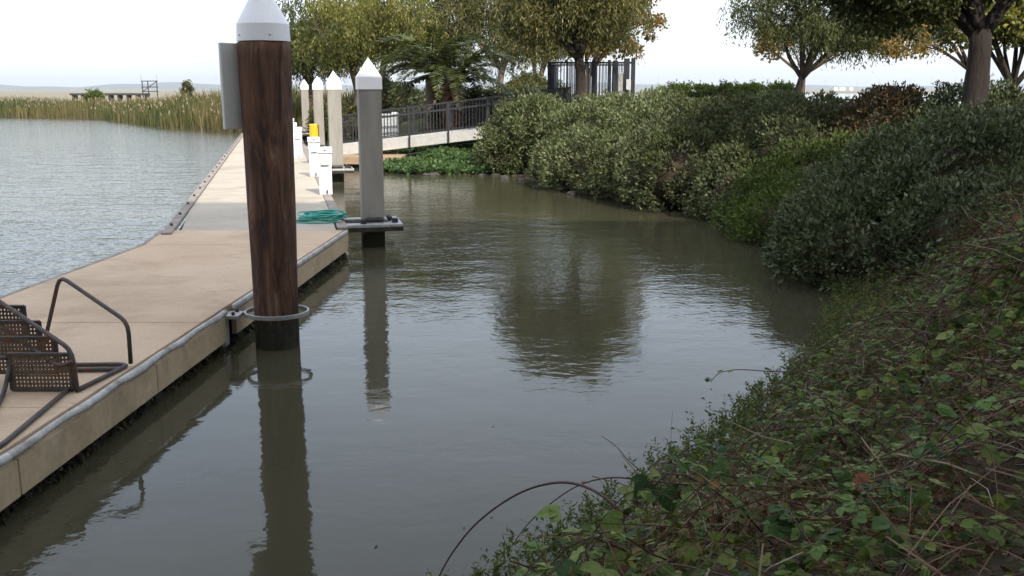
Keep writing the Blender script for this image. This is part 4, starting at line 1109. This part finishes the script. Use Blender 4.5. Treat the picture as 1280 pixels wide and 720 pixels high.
def palm(label, loc, trunk_h, trunk_r, boots, seed, n=30):
    r_ = random.Random(seed)
    t = thing("palm_tree", label, "palm", loc, "palms behind the gangway")
    if boots:
        MB().lathe([(trunk_r * .8, -.2), (trunk_r, .2), (trunk_r * 1.25, trunk_h * .6), (trunk_r * 1.1, trunk_h), (trunk_r * .5, trunk_h + .25)], 14, loc).build("trunk", MT['palm_boot'], t, smooth=True)
        bm_ = None
        for k in range(64):
            q = k * 2.39996; z = trunk_h * (k + .5) / 64
            if bm_ is None:
                bm_ = MB().add([(-.06, 0, -.06), (.06, 0, -.06), (.045, .09, .10), (-.045, .09, .10), (0, .12, .02)], [(0, 1, 4), (1, 2, 4), (2, 3, 4), (3, 0, 4), (3, 2, 1, 0)]).build("leaf_base", MT['palm_boot'], t, local=True); o = bm_
            else: o = bm_.copy(); COL.objects.link(o)
            rr = trunk_r * (1 + .25 * min(1, z / (trunk_h * .6))) * .97
            o.location = (rr * math.cos(q), rr * math.sin(q), z); o.rotation_euler = (0, 0, q - math.pi / 2)
    else:
        prof = [(trunk_r * 1.2, -.3)]
        for k in range(14): prof += [(trunk_r * (1.08 - .12 * k / 14), trunk_h * k / 14), (trunk_r * (1.0 - .12 * k / 14), trunk_h * (k + .6) / 14)]
        MB().lathe(prof, 14, loc).build("trunk", MT['palm_bark'], t, smooth=True)
    for k in range(n):
        q = k * 2.39996 + r_.uniform(-.2, .2); up = .9 - 1.35 * (k / n)
        o = bpy.data.objects.new("frond", FM[k % 3]); COL.objects.link(o); o.parent = t.o
        o.location = (.1 * math.cos(q), .1 * math.sin(q), trunk_h + .15)
        o.rotation_euler = (Matrix.Rotation(q, 3, 'Z') @ Matrix.Rotation(-up * .75, 3, 'Y')).to_euler()
palm("palm with smooth grey trunk and arching fronds, left of the pineapple palm", (X(540, 36.5), 36.5, Z0 - .25), 1.95, .24, False, 1, 26)
palm("palm with short orange brown pineapple trunk and arching fronds", (X(566, 35.8), 35.8, Z0 - .35), 1.55, .36, True, 2, 28)

# ------------------------------------------------------------------ foreground brambles
def leaflet(w=.42, fold=.10, curl=.16, L=1.0, ang=0.0, org=(0, 0, 0)):
    ts = [.0, .18, .42, .66, .86, 1.0]; ws = [.04, .30, .42, .34, .17, 0]
    vs = []
    for t, q in zip(ts, ws):
        q *= w / .42 * (1 + .0)
        z = -curl * t * t
        for s in (-1, 0, 1):
            if q == 0 and s: continue
            x, y, zz = t * L, s * q * L, (z + abs(s) * q * fold * 2) * L
            vs.append((x, y, zz))
    fs = []
    for i in range(4):
        b = 3 * i
        fs += [(b, b + 1, b + 4, b + 3), (b + 1, b + 2, b + 5, b + 4)]
    fs += [(12, 13, 15), (13, 14, 15)]
    c, s = math.cos(ang), math.sin(ang)
    vs = [(org[0] + x * c - y * s, org[1] + x * s + y * c, org[2] + z) for x, y, z in vs]
    return vs, fs
def compound(seed, petiole=True):
    r_ = random.Random(seed); mb = MB()
    mb.add(*leaflet(.42, .10, r_.uniform(.05, .3), 1.0, r_.uniform(-.1, .1), (.42, 0, 0)))
    mb.add(*leaflet(.38, .10, r_.uniform(.05, .3), .8, 1.05 + r_.uniform(-.15, .15), (.38, .01, 0)))
    mb.add(*leaflet(.38, .10, r_.uniform(.05, .3), .8, -1.05 + r_.uniform(-.15, .15), (.38, -.01, 0)))
    mb.add([(-.15, -.012, -.1), (-.15, .012, -.1), (.42, .012, 0), (.42, -.012, 0)], [(0, 1, 2, 3)])
    return np.array(mb.v), mb.f
TEMPL = [compound(k) for k in range(4)]
def frames(D, N):
    D = norm(D); S = norm(np.cross(N, D)); N2 = np.cross(D, S)
    return np.stack([D, S, N2], 2)
def inst(templ, P, D, N, sc):
    tv, tf = templ
    M_ = frames(D, N)
    return np.einsum('nij,mj->nmi', M_, tv) * np.asarray(sc)[:, None, None] + P[:, None, :]
def single_leafmat(name, stops):
    m, nt, b = new_mat(name)
    oi = nt.nodes.new("ShaderNodeObjectInfo")
    c = ramp(nt, oi.outputs["Random"], stops)
    c = mix(nt, .5, c, mix(nt, 1.0, c, ramp(nt, noise(nt, 60, 3, .6, position(nt)), [(.3, (.6, .6, .6)), (.7, (1.3, 1.3, 1.3))]), 'MULTIPLY'))
    nt.links.new(c, b.inputs["Base Color"]); b.inputs["Roughness"].default_value = .58; b.inputs["Specular IOR Level"].default_value = .22
    t = nt.nodes.new("ShaderNodeBsdfTranslucent"); nt.links.new(c, t.inputs["Color"])
    mx = nt.nodes.new("ShaderNodeMixShader"); mx.inputs[0].default_value = .25
    nt.links.new(b.outputs[0], mx.inputs[1]); nt.links.new(t.outputs[0], mx.inputs[2])
    nt.links.new(mx.outputs[0], nt.nodes["Material Output"].inputs["Surface"])
    return m
ML = single_leafmat('large_bramble_leaf', [(0, (.028, .058, .016)), (.35, (.05, .10, .024)), (.65, (.09, .16, .034)), (.88, (.15, .22, .05)), (.985, (.21, .24, .07)), (1, (.25, .06, .04))])
TM = []
for k, (tv, tf) in enumerate(TEMPL):
    me = bpy.data.meshes.new("leaf"); me.from_pydata(tv.tolist(), [], tf); me.update(); me.materials.append(ML); TM.append(me)

MOUNDS = [(1.2, 4.3, .22, .45), (2.3, 4.5, .32, .55), (3.3, 3.7, .30, .6), (2.3, 6.1, .38, .55), (3.6, 5.3, .32, .6), (3.2, 7.3, .42, .65), (4.3, 8.7, .22, .7), (4.7, 6.8, .16, .7), (5.6, 8.2, .14, .75),
          (5.0, 10.4, .18, .7), (6.6, 9.6, .1, .8), (1.8, 3.1, .18, .45), (4.1, 4.3, .35, .6), (2.9, 5.6, -.15, .4), (3.9, 7.6, -.2, .45), (2.8, 4.0, -.15, .35), (5.2, 9.3, -.2, .5)]
def canopy(x, y):
    s = sdist(x, y)
    c = .24 + .20 * np.sin(1.9 * x + .4) * np.sin(2.2 * y + 1.1) + .13 * np.sin(4.3 * x - 2.1 * y) + .09 * np.sin(7.1 * y + 3 * x) * np.sin(6.3 * x + 1)
    for mx_, my_, mh_, mr_ in MOUNDS: c = c + 1.35 * mh_ * np.exp(-((x - mx_) ** 2 + (y - my_) ** 2) / mr_ ** 2)
    return ground_z(x, y) + np.maximum(c, .06) * sstep(-.4, 1.2, s) + .08
PATCH = [((3.6, 3.4), "bramble thicket filling the bottom right corner"), ((1.9, 3.6), "bramble thicket at the bottom edge with pale young leaves"), ((3.9, 5.6), "bramble thicket crossed by a long purple cane at right"),
         ((2.6, 5.6), "bramble thicket with dry stems in the middle of the near bank"), ((6.2, 8.0), "bramble thicket below the tall dark shrub at the right edge"), ((4.6, 9.2), "bramble thicket beside the water in front of the large dark shrub")]
PC = np.array([p for p, _ in PATCH])
rng = np.random.default_rng(77)
n0 = 150000
x = rng.uniform(-1.5, 10, n0); y = rng.uniform(1.7, 12.4, n0); s = sdist(x, y)
az = np.abs(x / y) < .75
keep = (s > .25) & az & (np.hypot(x, y) > 2.1)
# fewer where the big shrubs stand
keep &= ~(((x - 5.6) / 1.6) ** 2 + ((y - 13.6) / 2.4) ** 2 < 1) & ~((x > 6.6) & (y > 10.9))
dens = .2 + .8 * sstep(-.25, .45, np.sin(1.3 * x + 1) * np.sin(1.1 * y + .7) + .6 * np.sin(3.1 * x + 1.7 * y) + .5 * np.sin(6.1 * x - 4.3 * y + 1))
keep &= rng.random(n0) < dens * .60 * np.clip(6.5 / y, .5, 1)
x, y = x[keep], y[keep]
z = canopy(x, y) - rng.random(len(x)) ** 1.4 * .34 + rng.normal(0, .03, len(x))
z = np.maximum(z, ground_z(x, y) + .03)
P = np.stack([x, y, z], 1); n = len(P)
D = norm(np.stack([rng.normal(0, 1, n), rng.normal(0, 1, n), rng.normal(-.1, .35, n)], 1))
N = norm(np.stack([rng.normal(-.15, .45, n), rng.normal(-.25, .45, n), np.ones(n)], 1))
SC = rng.uniform(.027, .060, n) * np.where(rng.random(n) < .12, 1.35, 1)
# leaves set alternately along arching canes
NC = 560
cx0 = rng.uniform(-.6, 8.5, NC * 3); cy0 = rng.uniform(2.2, 11.5, NC * 3)
okc = (sdist(cx0, cy0) > .45) & (np.abs(cx0 / cy0) < .7) & (np.hypot(cx0, cy0) > 2.6) & ~((cx0 > 6.4) & (cy0 > 10.5))
cx0, cy0 = cx0[okc][:NC], cy0[okc][:NC]; NC = len(cx0)
cq = rng.uniform(0, 2 * math.pi, NC); cl = rng.uniform(.5, 1.25, NC); ch = rng.uniform(.06, .30, NC)
okc = sdist(cx0 + np.cos(cq) * cl, cy0 + np.sin(cq) * cl) > .35
cx0, cy0, cq, cl, ch = cx0[okc], cy0[okc], cq[okc], cl[okc], ch[okc]; NC = len(cx0)
NN = 15
CP = []; cP = []; cD = []; cN = []; cS = []
for j in range(NN):
    u = j / (NN - 1)
    px_ = cx0 + np.cos(cq) * cl * u + .04 * np.sin(7 * u + cq * 3); py_ = cy0 + np.sin(cq) * cl * u + .04 * np.cos(6 * u + cq * 2)
    pz_ = np.maximum(canopy(px_, py_), ground_z(px_, py_) + .1) - .16 + 4 * ch * u * (1 - u) + .08 * u
    pz_ = np.maximum(pz_, .06)
    CP.append(np.stack([px_, py_, pz_], 1))
    if j >= 2:
        sg = 1 if j % 2 else -1
        side = np.stack([-np.sin(cq) * sg, np.cos(cq) * sg, np.zeros(NC)], 1)
        fw = np.stack([np.cos(cq), np.sin(cq), np.zeros(NC)], 1)
        cP.append(CP[-1]); cD.append(norm(side + fw * .5 + rng.normal(0, .25, (NC, 3)) + np.array([0, 0, .15])))
        cN.append(norm(np.array([0, 0, 1.0]) + rng.normal(0, .3, (NC, 3)))); cS.append(rng.uniform(.034, .058, NC) * (1.1 - .5 * u))
CP = np.stack(CP, 1)
P = np.concatenate([P] + cP); D = np.concatenate([D] + cD); N = np.concatenate([N] + cN); SC = np.concatenate([SC] + cS)
x, y, z = P[:, 0], P[:, 1], P[:, 2]; n = len(P)
cpid = np.argmin(((np.stack([cx0, cy0], 1)[:, None] - PC[None]) ** 2).sum(2), 1)
pid = np.argmin(((P[:, None, :2] - PC[None]) ** 2).sum(2), 1)
surf_d = canopy(x, y) - z
score = SC / np.linalg.norm(P - np.array([0, 0, 2.5]), axis=1) - surf_d * .06
inview = (np.abs(x / y) < .52)
tod = np.where(inview, score, -9)
big = np.zeros(n, bool)
big[np.argsort(-tod)[:290]] = True
rb = random.Random(9)
broots = []
for k, (pc, lab) in enumerate(PATCH):
    base = (pc[0], pc[1], gz(*pc))
    t = thing("bramble_bush", lab, "bramble", base, "bramble thickets on the near bank"); broots.append(t)
    for v in range(4):
        m = (pid == k) & ~big & (np.arange(n) % 4 == v)
        if not m.any(): continue
        mt = LM['bramble_lime'] if v == 3 and k in (1, 2, 4) else LM['bramble']
        quads("foliage", inst(TEMPL[v], P[m], D[m], N[m], SC[m]), mt, t, per=TEMPL[v][0].shape[0], F=TEMPL[v][1], kind="stuff", base=base)
    for i in np.where((pid == k) & big)[0]:
        o = bpy.data.objects.new("leaf", TM[i % 4]); COL.objects.link(o); o.parent = t.o
        M_ = Matrix(frames(D[i:i + 1], N[i:i + 1])[0].tolist())
        o.rotation_euler = M_.to_euler(); o.scale = (SC[i] * 1.15,) * 3
        o.location = (P[i, 0] - base[0], P[i, 1] - base[1], P[i, 2] - base[2])
    tg = MB()
    for c in np.where(cpid == k)[0]:
        tg.tube(CP[c].tolist(), [.0032 * (1 - .6 * j / (NN - 1)) for j in range(NN)], 4, cap=False)
    if tg.v: tg.build("stems", MT['cane'], t, smooth=True, kind="stuff")
    # the thickest canes of this thicket
    for c in range(12):
        cx, cy = pc[0] + rb.uniform(-1.1, 1.1), pc[1] + rb.uniform(-1.2, 1.2)
        if abs(cx / max(cy, .1)) > .75 or math.hypot(cx, cy) < 2.4 or float(sdist(cx, cy)) < .5: continue
        q = rb.uniform(0, 6.28); ln = rb.uniform(.6, 1.5); hh = rb.uniform(.25, .5)
        z0 = float(canopy(np.array(cx), np.array(cy))) - .25
        pts = []
        for j in range(9):
            u = j / 8
            px_, py_ = cx + math.cos(q) * ln * u + .05 * math.sin(7 * u + c), cy + math.sin(q) * ln * u + .05 * math.cos(6 * u + c)
            pts.append((px_, py_, z0 + 4 * hh * u * (1 - u) * .8 + (float(canopy(np.array(px_), np.array(py_))) - .22 - z0) * u))
        MB().tube(pts, [.0048 * (1 - .6 * j / 8) for j in range(9)], 5).build("cane", MT['cane'], t, smooth=True)

# dry stems and dead leaves caught in the brambles
n0 = 52000
x = rng.uniform(-1.2, 9, n0); y = rng.uniform(1.8, 12, n0); s = sdist(x, y)
pat = np.sin(1.7 * x - .9 * y + 2) + .6 * np.sin(3.7 * y + x)
keep = (s > .2) & (np.abs(x / y) < .75) & (np.hypot(x, y) > 2.1) & (rng.random(n0) < .25 + .75 * sstep(0, .8, pat)) & ~((x > 6.6) & (y > 10.9))
x, y = x[keep], y[keep]; n = len(x)
z = canopy(x, y) - rng.random(n) ** 1.3 * .25 + .03
P = np.stack([x, y, z], 1)
D = norm(np.stack([rng.normal(0, 1, n), rng.normal(0, 1, n), rng.normal(.1, .5, n)], 1)); L = rng.uniform(.12, .5, n)
S = norm(np.cross(D, rdir(n))); W = rng.uniform(.001, .003, n)[:, None]
bend = rdir(n) * (L * .08)[:, None]
A, B, Cc = P - D * (L / 2)[:, None], P + bend, P + D * (L / 2)[:, None]
tag(quads("dry_stems", np.stack([A - S * W, A + S * W, B + S * W, Cc + S * W * .5, Cc - S * W * .5, B - S * W], 1), LM['straw'], per=6, F=[(0, 1, 2, 5), (5, 2, 3, 4)]), "dry brown and straw coloured stems tangled through the brambles", "dead stems", kind="stuff")
m = rng.random(n) < .9
Pm = P[m] - np.array([0, 0, .05]); k = len(Pm)
tag(quads("dead_leaves", leaf_quads(Pm, rdir(k), norm(rdir(k) + np.array([0, 0, .6])), rng.uniform(.02, .05, k), rng.uniform(.012, .03, k), .3), LM['litter']), "small dead brown leaves caught among the bramble stems", "dead leaves", kind="stuff")

# marsh weeds along the waterline in the foreground
n0 = 15000
x = rng.uniform(-2.2, 5, n0); y = rng.uniform(2.2, 11.6, n0); s = sdist(x, y)
keep = (s > -.12) & (s < 1.25) & (np.abs(x / y) < .7) & (np.hypot(x, y) > 2.6) & (rng.random(n0) < np.clip(1.25 - s * .8, 0, 1))
x, y, s = x[keep], y[keep], s[keep]
ns = len(x); m = 26
hgt = rng.uniform(.14, .34, ns) * (.6 + .4 * sstep(-.1, .4, s))
lean = rng.normal(0, .35, (ns, 2))
g = np.maximum(ground_z(x, y), -.02)
Vs = []
for j in range(m):
    u = (j + rng.random(ns)) / m
    P = np.stack([x + lean[:, 0] * hgt * u, y + lean[:, 1] * hgt * u, g + hgt * u + .02], 1) + rng.normal(0, .008, (ns, 3))
    D = norm(np.stack([rng.normal(0, 1, ns), rng.normal(0, 1, ns), rng.uniform(.2, 1.2, ns)], 1))
    l = rng.uniform(.018, .045, ns)
    Vs.append(leaf_quads(P, D, rdir(ns) + np.array([0, 0, .5]), l, l * rng.uniform(.28, .42, ns)))
tag(quads("marsh_weed", np.concatenate(Vs), LM['marshweed']), "low yellow green marsh weeds fringing the near waterline", "weeds", kind="stuff")

# leaves and scum afloat along the bank and the dock
n0 = 5000
x = rng.uniform(-3, 5.5, n0); y = rng.uniform(3.5, 30, n0); s = sdist(x, y)
dk = x - near_r(y)
keep = ((s < -.02) & (s > -1.6) & (rng.random(n0) < .5 * np.exp(s * 2.2))) | ((dk > .02) & (dk < .5) & (y < 14) & (s < -.3) & (rng.random(n0) < .25))
keep &= (rng.random(n0) < .6)
x, y = x[keep], y[keep]; n = len(x)
P = np.stack([x, y, np.full(n, .004)], 1)
D = norm(np.stack([rng.normal(0, 1, n), rng.normal(0, 1, n), np.zeros(n)], 1)); l = rng.uniform(.012, .05, n)
tag(quads("floating_leaves", leaf_quads(P, D, np.tile([0, 0, 1.0], (n, 1)), l, l * rng.uniform(.35, .7, n), -.03), LM['litter']), "dead leaves floating along the bank and the dock edge", "leaves", kind="stuff")

# arching canes over the water: one thing each
def at(px, py, Y):
    u = (px - 640) / 1200; v = (360 - py) / 1200; p = R(PITCH)
    d = Vector((u, math.cos(p) + v * math.sin(p), -math.sin(p) + v * math.cos(p))); q = Y / d.y
    return Vector((d.x * q, Y, CAM_H + d.z * q))
def cane(label, pts, r0, r1, thorns=True, leaves=(), seed=0):
    # smooth path through the points
    P_ = [Vector(p) for p in pts]; out = []
    for i in range(len(P_) - 1):
        p0, p1, p2, p3 = P_[max(i - 1, 0)], P_[i], P_[i + 1], P_[min(i + 2, len(P_) - 1)]
        for j in range(6):
            t = j / 6
            out.append(.5 * ((2 * p1) + (p2 - p0) * t + (2 * p0 - 5 * p1 + 4 * p2 - p3) * t * t + (3 * p1 - p0 - 3 * p2 + p3) * t ** 3))
    out.append(P_[-1])
    t_ = thing("bramble_cane", label, "cane", tuple(out[0]), "long bramble canes")
    k = len(out)
    MB().tube(out, [r0 + (r1 - r0) * i / (k - 1) for i in range(k)], 7).build("stem", MT['cane'], t_, smooth=True)
    r_ = random.Random(seed)
    if thorns:
        tm = MB()
        for i in range(1, k - 1):
            for _ in range(2):
                p = out[i].lerp(out[i + 1], r_.random()); d = Vector((r_.gauss(0, 1), r_.gauss(0, 1), r_.gauss(0, 1))).normalized()
                rr = r0 + (r1 - r0) * i / (k - 1)
                tm.tube([p, p + d * (rr + .006)], [.002, .0003], 4)
        tm.build("thorns", MT['cane'], t_, kind="stuff")
    for (i, sc, dx) in leaves:
        o = bpy.data.objects.new("leaf", TM[i % 4]); COL.objects.link(o); o.parent = t_.o
        q = out[min(k - 1, int(i))]
        o.location = q - out[0]; o.scale = (sc,) * 3
        o.rotation_euler = (r_.uniform(-.5, .5), r_.uniform(-.6, .2), dx)
cane("purple thorny bramble cane arching out over the water at the bottom", [at(838, 735, 3.75), at(815, 690, 3.8), at(782, 645, 3.95), at(742, 613, 4.1), at(700, 603, 4.25), at(650, 616, 4.35), at(600, 650, 4.4), at(566, 690, 4.4), at(545, 728, 4.38)], .0085, .004, seed=1)
cane("thin bramble cane drooping behind the arching cane over the water", [at(860, 606, 4.9), at(808, 601, 4.9), at(765, 597, 4.9), at(725, 606, 4.9), at(690, 628, 4.9), at(660, 655, 4.9), at(640, 682, 4.85)], .005, .0025, seed=2)
cane("long purple cane crossing the brambles at the right edge", [at(1300, 480, 4.3), at(1240, 510, 4.15), at(1180, 541, 4.0), at(1120, 580, 3.85), at(1060, 618, 3.75), at(1030, 640, 3.75)], .008, .004, seed=3)
cane("leafy twig reaching out over the water in mid picture", [at(1045, 452, 6.9), at(1000, 464, 7.0), at(960, 464, 7.1), at(925, 462, 7.2), at(900, 466, 7.2), at(888, 478, 7.2)], .005, .0025, thorns=False, leaves=[(30, .04, 2.5), (28, .045, 3.6), (24, .04, 1.4), (21, .03, -1.2), (12, .04, 1.5)], seed=4)
cane("pale bent cane lying over the brambles below the dark shrub", [at(1240, 425, 5.4), at(1200, 415, 5.5), at(1165, 413, 5.6), at(1130, 425, 5.7), at(1095, 440, 5.7)], .006, .003, seed=5)
cane("slender twig standing up from the weeds at the water's edge", [at(800, 588, 5.4), at(785, 575, 5.4), at(770, 558, 5.4), at(752, 545, 5.4)], .003, .0015, thorns=False, leaves=[(9, .02, 2), (12, .02, 4), (6, .02, 1)], seed=6)
# reddened spray at the right edge
MRED = LM['bramble_red']
RM = []
for k, (tv, tf) in enumerate(TEMPL[:3]):
    me = bpy.data.meshes.new("leaf"); me.from_pydata(tv.tolist(), [], tf); me.update(); me.materials.append(MRED); RM.append(me)
sp = thing("bramble_spray", "spray of red and orange bramble leaves at the right edge", "bramble", tuple(at(1275, 345, 5.2)))
b0 = at(1275, 345, 5.2)
MB().tube([b0 - b0, at(1262, 315, 5.2) - b0, at(1258, 290, 5.25) - b0, at(1268, 268, 5.3) - b0], [.005, .004, .003, .002], 5).build("stem", MT['cane'], sp, local=True)
for i, (px_, py_, sc) in enumerate([(1266, 278, .05), (1252, 292, .035), (1272, 302, .04), (1247, 308, .034), (1268, 320, .036), (1255, 326, .03), (1278, 290, .034), (1240, 322, .03)]):
    o = bpy.data.objects.new("leaf", RM[i % 3]); COL.objects.link(o); o.parent = sp.o
    o.location = at(px_, py_, 5.2) - b0; o.scale = (sc,) * 3; o.rotation_euler = (.9 + .3 * math.sin(i * 2.1), -.3 * math.cos(i), i * 1.3)

# ------------------------------------------------------------------ far shore
tr = thing("trestle", "low dark trestle bridge beyond the far reeds", "bridge", (X(140, 160), 160, 0))
MB().box((X(140, 160), 160, 1.75), (X(188, 160) - X(94, 160), 2.0, .32)).build("deck", MT['trestle'], tr)
for k in range(9):
    x_ = X(96, 160) + (X(186, 160) - X(96, 160)) * k / 8
    MB().box((x_, 160, .5), (.3, 1.6, 2.2)).build("pier", MT['trestle'], tr)
gn = thing("gantry", "dark steel frame gantry at the end of the far trestle", "gantry", (X(190, 160), 160, 0))
for px_ in (181, 188, 199):
    MB().box((X(px_, 160), 160, 2.1), (.13, .13, 3.6)).build("post", MT['trestle'], gn)
for px_ in (180, 199.5): MB().box((X(px_, 160), 160, 4.4), (.06, .06, 1.0)).build("mast", MT['galv'], gn)
for z in (3.85, 2.9, 2.2): MB().box((X(190, 160), 160, z), (2.7, .2, .14)).build("beam", MT['trestle'], gn)
MB().bar((X(181, 160), 160, 2.2), (X(199, 160), 160, 3.8), .1, .1).build("brace", MT['trestle'], gn)
shrub("marsh_bush", "dark little bush rising above the far reeds", "bush", [((X(237, 76), 76, 1.6), (.34, .34, 1.45))], LM['olive'], 40, (.10, .22), 40, .13, seed=31)
shrub("marsh_bush", "pale green bush on the reed bank in front of the trestle", "bush", [((X(121, 97), 97, 1.25), (.7, .6, .8))], LM['weed'], 70, (.2, .35), 46, .2, seed=32)
# farm buildings far off on the right
for px_, w, lab in ((1042, 9, "leftmost of the tiny white farm sheds on the far shore"), (1050, 14, "largest of the tiny white farm sheds on the far shore"), (1061, 8, "rightmost of the tiny white farm sheds on the far shore")):
    Y_ = 2400; x_ = X(px_, Y_)
    t = thing("farm_shed", lab, "shed", (x_, Y_, .5), "sheds on the far shore")
    MB().box((x_, Y_, 3), (w, 10, 5)).build("wall", MT['white_far'], t)
    MB().add([(x_ - w / 2, Y_ - 5.5, 5.5), (x_ + w / 2, Y_ - 5.5, 5.5), (x_ + w / 2, Y_ + 5.5, 5.5), (x_ - w / 2, Y_ + 5.5, 5.5), (x_ - w / 2, Y_, 8.5), (x_ + w / 2, Y_, 8.5)], [(0, 1, 5, 4), (2, 3, 4, 5), (1, 2, 5), (3, 0, 4), (3, 2, 1, 0)]).build("roof", MT['box_grey'], t)
# wind turbines on the ridge
proto = None
rt_ = random.Random(12)
for px_ in (822, 856, 899, 939, 1029, 1068, 1107, 1134, 1160, 1190, 1254, 1273):
    Y_ = 9450; x_ = X(px_, Y_); zb = hf_right(x_) - 2
    if proto is None:
        r0 = thing("wind_turbine", "tiny white wind turbine on the distant ridge", "wind turbine", (x_, Y_, zb), "wind turbines on the ridge")
        MB().tube([(0, 0, 0), (0, 0, 62)], [3.0, 2.2], 8).build("tower", MT['turbine'], r0, local=True)
        MB().box((0, -1, 63), (3, 8, 3)).build("nacelle", MT['turbine'], r0, local=True)
        for k in range(3):
            q = k * 2.094 + .3
            MB().bar((0, -5.5, 63), (26 * math.sin(q), -5.5, 63 + 26 * math.cos(q)), 2.6, .8, up=(0, 1, 0)).build("blade", MT['turbine'], r0, local=True)
        proto = r0.o
    else:
        c = copy_tree(proto); c.location = (x_, Y_, zb)
        s_ = rt_.uniform(.75, 1.15); c.scale = (s_, s_, s_)

# ------------------------------------------------------------------ haze
def haze():
    m = bpy.data.materials.new("thin_haze"); m.use_nodes = True
    nt = m.node_tree; nt.nodes.clear()
    out = nt.nodes.new("ShaderNodeOutputMaterial"); v = nt.nodes.new("ShaderNodeVolumePrincipled")
    v.inputs["Color"].default_value = (.86, .92, 1.0, 1); v.inputs["Density"].default_value = .0001
    v.inputs["Anisotropy"].default_value = .2
    nt.links.new(v.outputs[0], out.inputs["Volume"])
    o = MB().box((0, 6100, 61.5), (25000, 12900, 127)).build("haze", m)
    tag(o, "thin pale haze over the water and far hills", "haze", kind="stuff")
haze()
